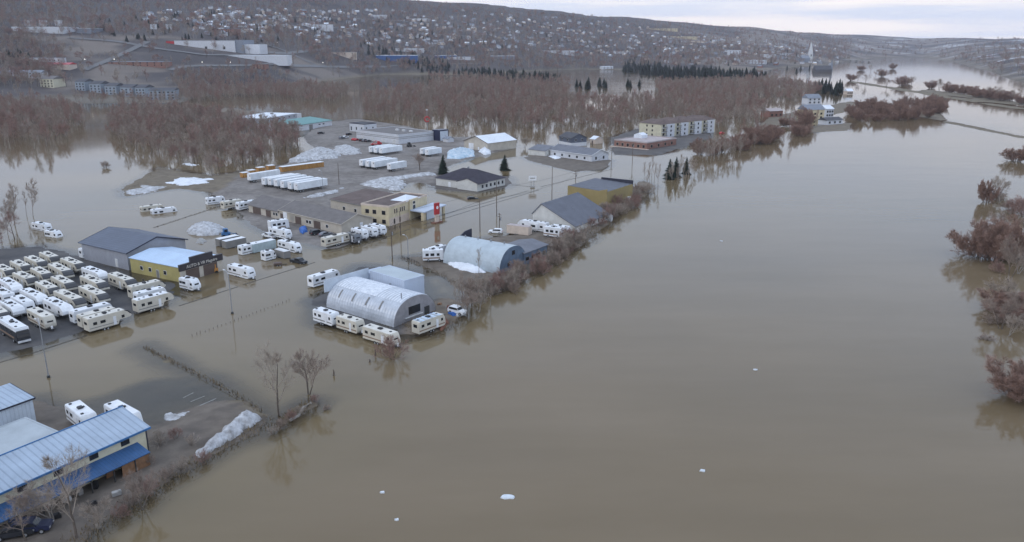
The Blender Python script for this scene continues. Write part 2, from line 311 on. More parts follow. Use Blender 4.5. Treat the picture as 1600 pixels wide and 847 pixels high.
dif = n.new('ShaderNodeBsdfDiffuse'); l.new(silt, dif.inputs['Color']); tr = n.new('ShaderNodeBsdfTransparent'); tr.inputs['Color'].default_value = (.80, .76, .66, 1)
m1 = n.new('ShaderNodeMixShader'); l.new(mur.outputs['Result'], m1.inputs['Fac']); l.new(tr.outputs[0], m1.inputs[1]); l.new(dif.outputs[0], m1.inputs[2])
mpn = n.new('ShaderNodeMapping'); mpn.inputs['Rotation'].default_value = (0, 0, R(-52)); mpn.inputs['Scale'].default_value = (.35, 1., 1.); l.new(geo, mpn.inputs['Vector'])
w1 = n.new('ShaderNodeTexNoise'); w1.inputs['Scale'].default_value = .55; w1.inputs['Detail'].default_value = 4; l.new(mpn.outputs[0], w1.inputs['Vector'])
w2 = n.new('ShaderNodeTexNoise'); w2.inputs['Scale'].default_value = .07; w2.inputs['Detail'].default_value = 5; l.new(mpn.outputs[0], w2.inputs['Vector'])
bp = n.new('ShaderNodeBump'); bp.inputs['Distance'].default_value = .25; l.new(math2(n, l, 'ADD', w1.outputs['Fac'], math2(n, l, 'MULTIPLY', w2.outputs['Fac'], 3.)), bp.inputs['Height'])
rv = n.new('ShaderNodeMapRange'); rv.inputs['To Min'].default_value = .012; rv.clamp = False; rv.inputs['To Max'].default_value = .2; l.new(attr(n, 'river'), rv.inputs['Value'])
l.new(math2(n, l, 'MULTIPLY', rv.outputs['Result'], noise(n, l, geo, .02, 5, .3, .7)), bp.inputs['Strength'])
gl = n.new('ShaderNodeBsdfGlossy'); gl.inputs['Roughness'].default_value = .06; l.new(bp.outputs['Normal'], gl.inputs['Normal'])
fr = n.new('ShaderNodeFresnel'); fr.inputs['IOR'].default_value = 1.33; l.new(bp.outputs['Normal'], fr.inputs['Normal'])
m2 = n.new('ShaderNodeMixShader'); l.new(fr.outputs[0], m2.inputs['Fac']); l.new(m1.outputs[0], m2.inputs[1]); l.new(gl.outputs[0], m2.inputs[2])
l.new(m2.outputs[0], n.new('ShaderNodeOutputMaterial').inputs['Surface'])
bank = np.array([P(u, v)[:2] for u, v in ((60,900),(235,772),(410,668),(520,625),(640,545),(780,462),(900,392),(1000,315),(1090,266),(1200,236),(1300,206),(1480,194))]+[P(1290,125)[:2], P(1270,100)[:2], P(1290,90)[:2], P(1380,75)[:2]]); bank = bank[np.argsort(bank[:, 1])]
river = np.clip((GX.ravel()-np.interp(GY.ravel(), bank[:, 1], bank[:, 0])-4)/25., 0, 1)*np.clip(1.15-(GY.ravel()-350)/600., .05, 1)
river = np.maximum(river, 2.2*(GY.ravel() > 1050)*(GX.ravel() < 420))
water = ob('water', grid_mesh('water', np.zeros(GX.size), {'depth': -GZ, 'river': river}, wm)); water['kind'] = 'structure'

# ------------------------------------------------------------------ haze
hm_, n, l = node_mat('haze'); pv = n.new('ShaderNodeVolumePrincipled'); pv.inputs['Color'].default_value = (.87, .88, 1., 1); pv.inputs['Density'].default_value = 5.2e-5; pv.inputs['Anisotropy'].default_value = .3
l.new(pv.outputs[0], n.new('ShaderNodeOutputMaterial').inputs['Volume'])
hzb = ob('haze', MB().box(-7600, -900, -8, 7600, 8600, 330).mesh('haze', hm_)); hzb['kind'] = 'stuff'; hzb['label'] = 'thin bluish air lying over the valley'
#==PART2==

# ------------------------------------------------------------------ buildings
class Bld:
    """a building in its own frame: x along the wall A-B, y into it, z up from the flood level"""
    def __init__(s, name, label, A, B, C, z, cat='building', group=None, L=None, W=None, ang=None, pz=None):
        a, b, c = P(*A, z), P(*B, z), P(*C, z if pz is None else pz)
        d = (b-a).normalized(); s.L = (b-a).length if L is None else L
        if ang is not None: d = Vector((math.cos(R(ang)), math.sin(R(ang)), 0)); s.L = abs((b-a).dot(d)) if L is None else L
        nrm = Vector((-d.y, d.x, 0)); w = (c-a).dot(nrm)
        s.sg = 1 if w > 0 else -1; s.W = abs(w) if W is None else W
        s.root = thing(name, label, cat, (a.x, a.y, 0), math.atan2(d.y, d.x), group)
        if s.sg < 0: s.root.location = (a+d*s.L).to_tuple()[:2]+(0,); s.root.rotation_euler.z += math.pi
        s.flip = s.sg < 0
    def x(s, v): return s.L-v if s.flip else v
    def part(s, name, mb, m, parent=None, **k): return ob(name, mb.mesh(name, m, **k), parent or s.root)
    def walls(s, m, ze, zb=-.7, inset=0., name='wall', x0=0., x1=None, y0=0., y1=None):
        x1 = s.L if x1 is None else x1; y1 = s.W if y1 is None else y1
        return s.part(name, MB().box(x0+inset, y0+inset, zb, x1-inset, y1-inset, ze), m)
    def gable_x(s, wm, rm, ze, zr, rf=.5, zb=-.7, ov=.45, ze2=None, trim=None, x0=0., x1=None, t=.18, W=None, y0=0.):
        """ridge runs along x at fraction rf of the depth"""
        x1 = s.L if x1 is None else x1; W = s.W if W is None else W; ze2 = ze if ze2 is None else ze2; yr = y0+rf*(W)
        y1 = y0+W
        w = s.part('wall', MB().prismx([(y0, zb), (y1, zb), (y1, ze2-.06), (yr, zr-.06), (y0, ze-.06)], x0, x1), wm)
        s1 = (zr-ze)/max(yr-y0, .01); s2 = (zr-ze2)/max(y1-yr, .01)
        m = MB()
        if rf > 0: m.slab([(x0-ov, y0-ov, ze-ov*s1+t), (x1+ov, y0-ov, ze-ov*s1+t), (x1+ov, yr, zr+t), (x0-ov, yr, zr+t)], t)
        if rf < 1: m.slab([(x0-ov, yr+.004, zr+t), (x1+ov, yr+.004, zr+t), (x1+ov, y1+ov, ze2-ov*s2+t), (x0-ov, y1+ov, ze2-ov*s2+t)], t)
        r = s.part('roof', m, rm)
        if trim:
            for xx in (x0-ov-.05, x1+ov-.03):
                m = MB()
                if rf > 0: m.slab([(xx, y0-ov, ze-ov*s1+t+.05), (xx+.08, y0-ov, ze-ov*s1+t+.05), (xx+.08, yr, zr+t+.05), (xx, yr, zr+t+.05)], .32)
                if rf < 1: m.slab([(xx, yr, zr+t+.05), (xx+.08, yr, zr+t+.05), (xx+.08, y1+ov, ze2-ov*s2+t+.05), (xx, y1+ov, ze2-ov*s2+t+.05)], .32)
                s.part('bargeboard', m, trim, r)
            m = MB().box(x0-ov, y0-ov-.06, ze-ov*s1-.05, x1+ov, y0-ov+.02, ze-ov*s1+t+.03)
            s.part('fascia', m, trim, r)
        return w, r
    def gable_y(s, wm, rm, ze, zr, rf=.5, zb=-.7, ov=.45, trim=None, t=.18, y0=0., y1=None, ze2=None):
        """ridge runs along y, at fraction rf of the length"""
        y1 = s.W if y1 is None else y1; xr = rf*s.L; ze2 = ze if ze2 is None else ze2; L = s.L
        w = s.part('wall', MB().prism([(0, zb), (L, zb), (L, ze2-.06), (xr, zr-.06), (0, ze-.06)], y0, y1), wm)
        s1 = (zr-ze)/xr; s2 = (zr-ze2)/(L-xr); m = MB()
        m.slab([(-ov, y0-ov, ze-ov*s1+t), (xr, y0-ov, zr+t), (xr, y1+ov, zr+t), (-ov, y1+ov, ze-ov*s1+t)], t)
        m.slab([(xr+.004, y0-ov, zr+t), (L+ov, y0-ov, ze2-ov*s2+t), (L+ov, y1+ov, ze2-ov*s2+t), (xr+.004, y1+ov, zr+t)], t)
        r = s.part('roof', m, rm)
        if trim:
            for yy in (y0-ov-.05, y1+ov-.03):
                m = MB().slab([(-ov, yy, ze-ov*s1+t+.05), (xr, yy, zr+t+.05), (xr, yy+.08, zr+t+.05), (-ov, yy+.08, ze-ov*s1+t+.05)], .32)
                m.slab([(xr, yy, zr+t+.05), (L+ov, yy, ze2-ov*s2+t+.05), (L+ov, yy+.08, ze2-ov*s2+t+.05), (xr, yy+.08, zr+t+.05)], .32)
                s.part('bargeboard', m, trim, r)
        return w, r
    def flat(s, wm, rm, h, par=.35, trim='white', zb=-.7, x0=0., x1=None, y0=0., y1=None):
        x1 = s.L if x1 is None else x1; y1 = s.W if y1 is None else y1
        w = s.part('wall', MB().box(x0, y0, zb, x1, y1, h), wm)
        r = s.part('roof', MB().box(x0+.2, y0+.2, h+.004, x1-.2, y1-.2, h+.06), rm)
        e = .07; m = MB()
        m.box(x0-e, y0-e, h-.2, x1+e, y0+.2, h+par); m.box(x0-e, y1-.2, h-.2, x1+e, y1+e, h+par)
        m.box(x0-e, y0+.203, h-.2, x0+.2, y1-.203, h+par); m.box(x1-.2, y0+.203, h-.2, x1+e, y1-.203, h+par)
        s.part('parapet', m, trim, r); return w, r
    def open_(s, side, c, z0, w, h, kind='window', fm='white', pm='glass', at=None, label=None):
        """a window or door on a face: y0 / y1 / x0 / x1, centred at c along it"""
        fr = .09
        def bx(m, o, a, b, lo, hi, dep):
            if side == 'y0': m.box(a, o-dep, lo, b, o+.02, hi)
            elif side == 'y1': m.box(a, o-.02, lo, b, o+dep, hi)
            elif side == 'x0': m.box(o-dep, a, lo, o+.02, b, hi)
            else: m.box(o-.02, a, lo, o+dep, b, hi)
        o = {'y0': 0., 'y1': s.W, 'x0': 0., 'x1': s.L}[side] if at is None else at
        m = MB(); bx(m, o, c-w/2-fr, c+w/2+fr, z0-fr, z0+h+fr, .05); f = s.part(kind, m, fm)
        m = MB(); bx(m, o, c-w/2, c+w/2, z0, z0+h, .08); s.part('pane' if kind == 'window' else 'leaf', m, pm, f)
        return f

# --- long metal-roofed building, bottom left
b = Bld('long_shed', 'long metal building with blue-grey ribbed roof and blue awning along its riverside wall', (0,768), (226,666), (195,636), 5., ang=58.5)
x0 = -24.; W = 5.6
b.part('wall', MB().prismx([(0,-.6),(W,-.6),(W,6.45),(0,4.95)], x0, b.L-.3), 'cream_wall')
r = b.part('roof', MB().slab([(x0-.5,-.5,5.06),(b.L+.3,-.5,5.06),(b.L+.3,W+.3,6.75),(x0-.5,W+.3,6.75)], .18), 'bluegrey_roof')
b.part('ridge_cap', MB().box(x0-.5, W+.31, 6.4, b.L+.3, W+.45, 6.88), 'blue_steel', r); b.part('fascia', MB().box(x0-.5,-.62,4.78,b.L+.3,-.51,5.08), 'blue_steel', r)
b.part('corner_trim', MB().box(b.L-.3, -.06, -.5, b.L-.12, .12, 4.9), 'navy_trim')
for c in (17.2, 12.4, 7.4, 2.6, -4.5, -12.): b.open_('y0', c, 3.75, 1.15, .6, fm='black')
m = MB(); m.slab([(x0,-3.0,2.55),(19.0,-3.0,2.55),(19.0,-.06,3.35),(x0,-.06,3.35)], .12); aw = b.part('awning', m, 'blue_awning')
for k in range(13): ob('awning_post', MB().box(-.07,-2.9,-.1,.07,-2.76,2.45).mesh('awning_post','frame_dark'), aw, (x0+1+k*3.3,0,0))
b.part('plywood_screen', MB().box(14.6,-2.75,0.,18.9,-2.65,2.45), 'plywood'); b.part('plywood_side', MB().box(18.8,-2.64,0.,18.9,-.03,2.5), 'plywood')
b.part('wooden_door', MB().box(13.2,-1.0,0.,14.5,-.9,2.3), 'plywood')
LONG = b
def at_b(x, y, z=0.): return LONG.root.matrix_basis @ Vector((x, y, z))
b = Bld('annex', 'flat grey-roofed annex between the two metal buildings at lower left', (17,707), (95,674), (46,644), 4.2, ang=58.5)
b.W = 10.; b.flat('pale_wall', 'grey_roof_flat', 3.9, .12, 'grey_roof_flat', y0=.3, x0=-22); b.part('corrugated_panel', MB().box(-9, 2.2, 4.0, -1.2, 7.2, 4.16), 'white_roof')
b = Bld('rear_shed', 'pale metal shed with low gable roof and brown end wall behind the annex', (0,641), (51,623), (35,606), 5.2, ang=58.5)
b.W = max(b.W, 7.); b.gable_x('pale_wall', 'bluegrey_roof', 5.2, 6.0, 1., x0=-18., trim='navy_trim', ov=.3); b.part('end_cladding', MB().box(b.L+.004, .2, -.5, b.L+.1, b.W-.2, 4.9), 'plywood')

# --- grey metal building and yellow workshop
b = Bld('grey_shed', 'big grey metal building with dark gable roof behind the yellow workshop', (198,395), (289,374), (145,375), 5.)
b.gable_y('grey_wall', 'navy_roof', 5., 7.6, .5, trim='navy_trim', ov=.6)
sx = b.x(b.L)
b.open_('x0' if not b.flip else 'x1', b.W*.25, .3, 1., 2.1, 'door', 'white', 'white_dirty')
b = Bld('yellow_workshop', 'yellow repair workshop with light blue metal roof and dark stepped sign front', z3(500,490), z3(820,400), z3(205,390), 4.)
b.gable_y('yellow_wall', 'lightblue_roof', 4., 5.1, .5, ov=.25)
YW = b; Lf = b.L
b.part('front_wall', MB().box(-.15, -.3, -.6, Lf+.15, -.01, 3.2), 'beige_wall')
m = MB(); m.box(-.3,-.5,3.0,Lf+.3,.15,4.75); f = b.part('sign_front', m, 'brown_sign'); b.part('raised_panel', MB().box(Lf*.24,-.497,4.752,Lf*.78,.147,6.1), 'brown_sign', f)
cu = bpy.data.curves.new('lettering', 'FONT'); cu.body = 'AUTO & VR Maguire'; cu.size = 1.15; cu.extrude = .03; cu.align_x = 'CENTER'
to = bpy.data.objects.new('tmp', cu); COL.objects.link(to); dg = bpy.context.evaluated_depsgraph_get(); me = bpy.data.meshes.new_from_object(to.evaluated_get(dg)); bpy.data.objects.remove(to)
me.materials.clear(); me.materials.append(MAT['sign_letter'])
lt = ob('lettering', me, f, (Lf*.5, -.56, 3.45)); lt.rotation_euler = (math.pi/2, 0, 0); lt['label'] = 'white raised letters reading AUTO & VR Maguire'
for c, w in ((Lf*.27, 4.2), (Lf*.70, 4.6)): b.open_('y0', c, -.3, w, 3.2, 'bay_door', 'beige_wall', 'brown_door', at=-.3)
for c in (6., 12., 15.5): b.open_('x0', c, 1.3, 1.0, 1.0, fm='white')
b.open_('x0', 9., 0., 1., 2.1, 'door', 'white_dirty', 'stripe_grey')

# --- first quonset hut
def quonset(name, label, a, bb, c, hgt, skin, end_near, end_far, ribs, amp, snow=None, cat='building', W=None):
    a, bb, c = Vector(a), Vector(bb), Vector(c); d = (bb-a).normalized(); L = (bb-a).length; nrm = Vector((-d.y, d.x, 0)); W = abs((c-bb).dot(nrm)) if W is None else W
    root = thing(name, label, cat, (a.x, a.y, 0), math.atan2(d.y, d.x)); N = 22; M = MB(); rows = ribs*2+1; SN = MB()
    def arc(t, g): return (W/2-(W/2+g)*math.copysign(abs(math.cos(t))**.86, math.cos(t)), (hgt+g)*math.sin(t)**.92-.0)
    vs = []
    for i in range(rows):
        g = amp if i % 2 else 0.; x = L*i/(rows-1)
        vs.append((x, 0-g, -.7)); vs += [(x, *arc(math.pi*k/N, g)) for k in range(N+1)]; vs.append((x, W+g, -.7))
    K = N+3; fs = [(i*K+k, i*K+k+1, (i+1)*K+k+1, (i+1)*K+k) for i in range(rows-1) for k in range(K-1)]
    M.add(vs, fs); sk = ob('arched_shell', M.mesh('arched_shell', skin), root)
    if snow:
        vs = []; lo, hi = int(N*.33), int(N*.66)
        for i in range(rows):
            g = (amp if i % 2 else 0.)+.02; x = .3+(L-.6)*i/(rows-1); vs += [(x, *arc(math.pi*k/N, g)) for k in range(lo, hi+1)]
        K2 = hi-lo+1; ob('frosted_crown', MB().add(vs, [(i*K2+k, i*K2+k+1, (i+1)*K2+k+1, (i+1)*K2+k) for i in range(rows-1) for k in range(K2-1)]).mesh('frosted_crown', snow), sk)
    prof = [(0, -.7)]+[arc(math.pi*k/N, -.02) for k in range(N+1)]+[(W, -.7)]
    ob('end_wall', MB().prismx(prof, L-.25, L-.05).mesh('end_wall', end_near), root); ob('end_wall', MB().prismx(prof, .05, .25).mesh('end_wall', end_far), root)
    return root, sk, L, W, arc, N
qa, qb, qc = P(*z4(250,545)), P(*z4(775,705)), P(*z4(1022,562))
root, sk, L, W, arc, N = quonset('quonset_hut', 'silver ribbed quonset hut with frosted crown beside a row of three caravans', qa, qb, qc, 5.6, 'quonset', 'quonset_end', 'quonset_end', 26, .12, 'quonset_patch')
for fx in (.16, .36, .56, .76):
    vs = [(L*fx+dx, *arc(math.pi*t, .16)) for t in (.16, .2, .24, .28) for dx in (0, .42)]
    ob('skylight', MB().add(vs, [(0,1,3,2),(2,3,5,4),(4,5,7,6)]).mesh('skylight', 'stripe_grey'), sk)
ob('end_window', MB().box(L-.06, W*.35, 1.6, L+.03, W*.62, 3.4).mesh('end_window', 'glass'), root); ob('bench_board', MB().box(L, W*.25, 1.0, L+.3, W*.66, 1.2).mesh('bench_board', 'white_dirty'), root)
ob('service_door', MB().box(L-.06, W*.72, 0, L+.03, W*.84, 2.2).mesh('service_door', 'frame_dark'), root); ob('vent_pipe', MB().tube((L-1.5, W*.3, 4.5), (L-1.5, W*.3, 6.6), .14).mesh('vent_pipe', 'lamp_metal'), root)
ob('end_coping', MB().box(-.1, -.3, 3.6, .04, W+.2, 6.6).mesh('end_coping', 'pale_wall'), root)
b = Bld('white_block', 'flat-roofed pale blue-white block standing behind the silver quonset hut', z4(585,260), z4(855,340), z4(975,288), 6.2)
b.flat('white_box_wall', 'greygreen_roof', 6.1, .1, 'white_box_wall'); b.part('low_link', MB().box(-3.2, .4, -.6, -.02, b.W-.4, 5.3), 'white_box_wall')
b.open_('y0' if not b.flip else 'y1', b.x(b.L*.86), 1.2, 1.3, 1.2, fm='stripe_grey'); b.part('flue', MB().tube((b.x(b.L*.62), -.3 if not b.flip else b.W+.3, 1), (b.x(b.L*.62), -.3 if not b.flip else b.W+.3, 4.6), .13), 'lamp_metal')

# --- second quonset hut with annex
qa, qb, qc = P(*z5(290,690)), P(*z5(640,762)), P(*z5(787,692))
root, sk, L, W, arc, N = quonset('quonset_hut', 'smooth blue-white quonset hut with a dark blue end wall and snow along its side', qa, qb, qc, 6.8, 'quonset_blue', 'blue_end', 'blue_end', 18, .015)
ob('end_window', MB().box(L-.06, W*.46, 4.4, L+.03, W*.56, 5.6).mesh('end_window', 'glass'), root)
for f_ in (.3, .52): ob('end_window', MB().box(L-.06, W*f_, 1.6, L+.03, W*f_+1.1, 2.6).mesh('end_window', 'glass'), root)
ob('dark_parapet', MB().prismx([(W*.35,-.5),(W*1.02,-.5),(W*1.02,7.8),(W*.8,7.6),(W*.35,5.2)], -.35, -.05).mesh('dark_parapet', 'navy_trim'), root)
for k in range(4):
    p = (2.5+k*4.6, *arc(math.pi*.52, -.1)); ob('roof_vent', MB().tube(p, (p[0], p[1], p[2]+.7), .2).mesh('roof_vent', 'lamp_metal'), root)
b = Bld('low_annex', 'low annex with slate-grey roof against the blue-white quonset hut', z5(795,620), z5(940,566), z5(665,572), 4.)
b.gable_x('blue_end', 'slate_roof2', 3.8, 4.7, .55, ov=.4); side = 'y0'
for k in range(4): b.open_(side, b.L*(.14+.24*k), 1.5, 1.5, .9, fm='stripe_grey')

# --- white shed with grey roof
b = Bld('white_shed', 'white gable-ended shed with big asymmetric slate roof by the riverbank', z5(1115,500), z5(1270,400), z5(857,400), 0., ang=56.6, L=24.5, W=16.4)
b.gable_x('offwhite_wall', 'slate_roof', 2.4, 8.5, .79, ze2=5., ov=.35, trim='slate_roof2'); 
for c in (13, 16.5, 20, 22.6): b.open_('y0', c, .9, .9, 1.2, fm='white_dirty')
b.part('roof_vent', MB().tube((11, 7, 5.4), (11, 7, 6.1), .22), 'lamp_metal'); b.part('white_tank', MB().tube((.5,-.9,-.1),(.5,-.9,1.9),.6,n=12), 'white'); b.part('lean_to', MB().box(23.,-1.6,-.4,24.2,-.05,2.2), 'white_dirty')
# --- ochre box
b = Bld('ochre_warehouse', 'ochre yellow warehouse with dark flat roof on the riverbank', z5(1310,347), z5(1465,292), z5(1157,300), 0., ang=55.8, L=22., W=17.)
b.part('wall', MB().prismx([(0,-.6),(17,-.6),(17,7.2),(0,6.4)], 0, 22), 'ochre_wall'); r = b.part('roof', MB().slab([(.25,.2,6.5),(21.75,.2,6.5),(21.75,16.8,7.3),(.25,16.8,7.3)], .1), 'slate_roof')
b.part('parapet', MB().box(21.7,-.1,6.,22.1,14.,7.9), 'navy_trim', r); b.part('parapet', MB().prismx([(-.1,5.8),(3.2,5.8),(3.2,6.7),(-.1,7.5)], -.12, .18), 'ochre_wall', r)
b.part('white_tank', MB().tube((17.5,-.8,.3),(17.5,-.8,2.1),.7,n=12), 'white'); b.part('loading_slab', MB().box(2,-2.2,-.4,9,-.05,.6), 'concrete'); b.open_('x1', 8., 0.2, 3., 3., 'bay_door', 'white', 'white_dirty')

# --- beige strip building
b = Bld('strip_building', 'long beige strip of workshops with grey gable roof and brown garage doors', z6(130,455), z6(815,612), z6(1020,560), 3.6)
sp = b.L*.37
b.gable_x('beige_wall', 'taupe_roof', 3.6, 5.9, .5, ov=.5, trim='beige_wall', x0=sp)
b.part('lower_wall', MB().prismx([(0,-.6),(b.W,-.6),(b.W,3.0),(b.W/2,5.3),(0,3.0)], 0, sp-.003), 'beige_wall')
b.part('lower_roof', MB().slab([(-.5,-.5,2.95),(sp-.51,-.5,2.95),(sp-.51,b.W/2,5.5),(-.5,b.W/2,5.5)], .18).slab([(-.5,b.W/2+.004,5.5),(sp-.51,b.W/2+.004,5.5),(sp-.51,b.W+.5,2.95),(-.5,b.W+.5,2.95)], .18), 'taupe_roof')
for fx, w, h in ((.10, 5., 2.6), (.235, 3., 2.5), (.40, 3., 2.5), (.565, 3.3, 2.7), (.76, 3.6, 2.7)): b.open_('y0', b.L*fx, -.1, w, h, 'garage_door', 'stripe_grey', 'brown_door')
for fx in (.30, .33, .66, .69, .86): b.open_('y0', b.L*fx, 1.2, 1.1, 1.0, fm='white')
b.part('white_sign', MB().box(b.L*.47,-2.4,2.0,b.L*.47+2.2,-2.3,4.0), 'white'); b.part('sign_post', MB().tube((b.L*.47+1.1,-2.35,-.2),(b.L*.47+1.1,-2.35,2.0),.1), 'lamp_metal')
b.part('end_sign', MB().box(b.L+.02, 7.5, 1.6, b.L+.1, 8.7, 2.8), 'white')
# --- brown roofed hall and cream office
b = Bld('brown_hall', 'low hall with wide faded brown roof behind the cream office', z6(735,430), z6(1075,497), z6(1270,380), 4., pz=5.5)
b.gable_x('beige_wall', 'brown_roof', 4., 5.6, .8, ov=.4, trim='stripe_grey')
for fx in (.3, .55, .8): b.open_('y0', b.L*fx, 1., 1.2, 1.2)
b.open_('x1', b.W*.06, .2, 1.3, 2.3, 'door', 'white_dirty', 'glass')
b = Bld('cream_office', 'two-storey cream office with flat brown roof, white parapet and entrance canopy', zc(290,350), zc(920,155), zc(150,310), 6.8)
b.W = max(b.W, 11.5); b.flat('cream2', 'brown_roof', 6.6, .45, 'pinkcream')
L = b.L; sd = 'y0'
b.part('ground_floor_band', MB().box(-.08,-.08,-.6,L*.55,-.004,2.6), 'pinkcream')
b.part('entrance_tower', MB().box(L*.5,-.5,-.6,L*.72,-.01,7.0), 'cream2'); m = MB().add([(L*.42,-.3,6.75),(L*.82,-.3,6.75),(L*.82,6.5,6.75),(L*.42,6.5,6.75),(L*.62,3.,8.3)], [(0,1,4),(1,2,4),(2,3,4),(3,0,4),(3,2,1,0)]); b.part('pyramid_roof', m, 'white_roof')
for fx in (.14, .19, .28, .33, .38): b.open_('y0', L*fx, 3.9, .55, 1.5, fm='pinkcream')
for fx in (.12, .26): b.open_('y0', L*fx, .3, 1., 1.8, fm='white')
b.open_('y0', L*.61, 5.3, 1.4, .9, at=-.5); b.open_('y0', L*.61, 3.4, 1.5, 1.5, at=-.5)
cnp = b.part('canopy', MB().slab([(L*.5,-6.5,3.3),(L*1.12,-6.5,3.3),(L*1.12,-.55,3.5),(L*.5,-.55,3.5)], .4), 'white_box_wall')
b.part('canopy_wall', MB().box(L*.58,-6.2,-.6,L*.95,-6.0,2.88), 'pale_wall', cnp); b.part('canopy_pier', MB().box(L*.5,-6.1,-.6,L*.56,-5.,2.9), 'cream2', cnp); b.part('canopy_pier', MB().box(L*1.05,-6.1,-.6,L*1.1,-5.5,2.88), 'cream2', cnp)
for yy in (2.2, 6., 9.): b.open_('x0', yy, 3.8, 1.5, 1.4, fm='pinkcream'); b.open_('x0', yy, .7, 1.5, 1.4, fm='pinkcream')
# --- dark hip roofed office
b = Bld('hip_roof_office', 'single-storey white office with dark shingled hip roof standing in the flood', z5(245,150), z5(515,185), z5(675,150), 3.4)
L, W = b.L, b.W; o = .6; hh = 7.4; rh = min(L, W)/2
b.walls('offwhite_wall', 3.3)
e = [(-o,-o,3.35),(L+o,-o,3.35),(L+o,W+o,3.35),(-o,W+o,3.35)]; i1, i2 = (rh*.9, W/2, hh), (L-rh*.9, W/2, hh)
r = b.part('roof', MB().add(e+[i1, i2], [(0,1,5,4),(1,2,5),(2,3,4,5),(3,0,4),(3,2,1,0)]), 'shingle_dark')
b.part('cross_gable_wall', MB().prism([(L*.55,-.6),(L+.02,-.6),(L+.02,3.3),(L*.78,4.9),(L*.55,3.3)], -1.4, .5), 'offwhite_wall')
b.part('cross_gable_roof', MB().slab([(L*.53,-1.7,3.25),(L*.78,-1.7,5.1),(L*.78,5.,5.1),(L*.53,5.,3.25)], .12).slab([(L*.782,-1.7,5.1),(L*1.04,-1.7,3.25),(L*1.04,5.,3.25),(L*.782,5.,5.1)], .12), 'shingle_dark', r)
for k in range(6): b.open_('x1', W*(.12+.155*k), 1., 1.3, 1.4)
b.open_('y0', L*.32, 0, 1.1, 2.2, 'door', 'white', 'white'); b.part('chimney', MB().box(L*.4, W*.55, 6.5, L*.4+.6, W*.55+.6, 7.9), 'lamp_metal', r)
# --- dealership
b = Bld('dealership', 'low white dealership with flat brown-grey roof and two dark stripes round its walls', zd(250,218), zd(870,290), zd(1175,208), 6.2)
b.flat('far_white', 'taupe_roof', 6.0, .3, 'far_white'); L, W = b.L, b.W
for zz in (3.5, 4.4): b.part('stripe', MB().box(-.05,-.05,zz,L+.05,W+.05,zz+.3), 'stripe_grey')
b.part('entrance_block', MB().box(L-1., W-1.5, -.5, L+5.5, W+6.5, 7.2), 'car_blue'); b.part('entrance_glass', MB().box(L+5.5, W-.8, .3, L+5.6, W+5.8, 6.4), 'pale_wall')
for k in range(3): b.part('rooftop_unit', MB().box(L*(.45+.16*k), W*.55, 6.06, L*(.45+.16*k)+2.2, W*.55+1.6, 7.), 'white_dirty')
for fx in (.15, .4, .65, .9): b.open_('y0', L*fx, .3, 3.2, 2.6, 'bay_door', 'white', 'white_dirty')
b = Bld('white_annex_house', 'small two-storey white block with dark flat roof behind the dealership', zd(150,112), zd(360,132), zd(485,108), 6.2, cat='building')
b.flat('far_white', 'dark_shingle2', 6., .3, 'navy_trim')
for fx in (.12, .48, .85): b.open_('y0', b.L*fx, 1.2, 1.2, 2.6)
for fx in (.2, .7): b.open_('x1', b.W*fx, 1.2, 1.2, 2.6)
# --- barn
b = Bld('white_roof_barn', 'beige barn with bright white gable roof beside the flooded lot', (725.4,219.7), (761.7,223.9), (793,217), 5., W=24.)
b.gable_y('beige_wall', 'white_roof', 5., 8.3, .5, ov=.5, trim='brown_door'); b.open_('y0', b.L*.3, 0, 3.8, 3.9, 'barn_door', 'white', 'white'); b.open_('y0', b.L*.62, 0, 1., 2.1, 'door', 'white', 'white')
# --- white shop with grey roof and small shed
b = Bld('small_white_shed', 'small white gable shed next to the long grey-roofed shop', zb(805,312), zb(960,330), zb(1000,290), 3.2, cat='shed')
b.W = max(b.W, 7.); b.gable_x('offwhite_wall', 'slate_roof2', 3., 5., .5, ov=.3)
b = Bld('long_white_shop', 'long white shop with grey gable roof across the flooded road', zb(1005,315), zb(1390,367), zb(1500,340), 3.8)
b.gable_x('far_white', 'slate_roof2', 3.6, 6., .5, ov=.6, trim='white')
for k in range(5): b.open_('y0', b.L*(.12+.18*k), 1., 1.3, 1.2)
for fx in (.25, .7): b.open_('x1', b.W*fx, .9, 1.3, 1.6)
b = Bld('dark_chalet', 'dark two-storey house with white base near the forest edge', zb(1090,195), zb(1200,215), zb(1255,190), 5.)
b.W = max(b.W, 7.); b.gable_x('navy_roof', 'dark_shingle2', 5., 7.4, .5, ov=.5); b.part('white_base', MB().box(-.1,-.1,-.6,b.L+.1,b.W+.1,2.2), 'far_white')
for fx in (.25, .7): b.open_('y0', b.L*fx, 3.1, 1.4, 1.4)
for fx in (.3, .7): b.open_('x1', b.W*fx, 3.1, 1.1, 1.4)
# beached white boat beside it
p = P(*zb(1200,268)); M = MB(); st = []
for i, (fx, w, zt, zb_) in enumerate(((0,1.4,2.4,.5),(3,1.9,2.3,.2),(7,2.0,2.5,.2),(10,1.5,2.9,.5),(12.5,.15,3.5,1.6))): st += [(fx,-w,zt),(fx,-w*.55,zb_),(fx,w*.55,zb_),(fx,w,zt)]
fs = [(i*4+k, i*4+k+1, i*4+5+k, i*4+4+k) for i in range(4) for k in range(3)]+[(i*4, i*4+4, i*4+7, i*4+3) for i in range(4)]+[(0,3,2,1),(16,17,18,19)]
t = thing('boat', 'white boat hull on dry ground beside the dark chalet', 'boat', (p.x, p.y, 0), R(38)); ob('hull', M.add(st, fs).mesh('hull', 'far_white'), t); ob('mast', MB().tube((7,0,2.4),(7,0,11),.1).mesh('mast', 'lamp_metal'), t); ob('cabin', MB().box(2,-1.1,2.45,5,1.1,3.6).mesh('cabin', 'white_dirty'), t)
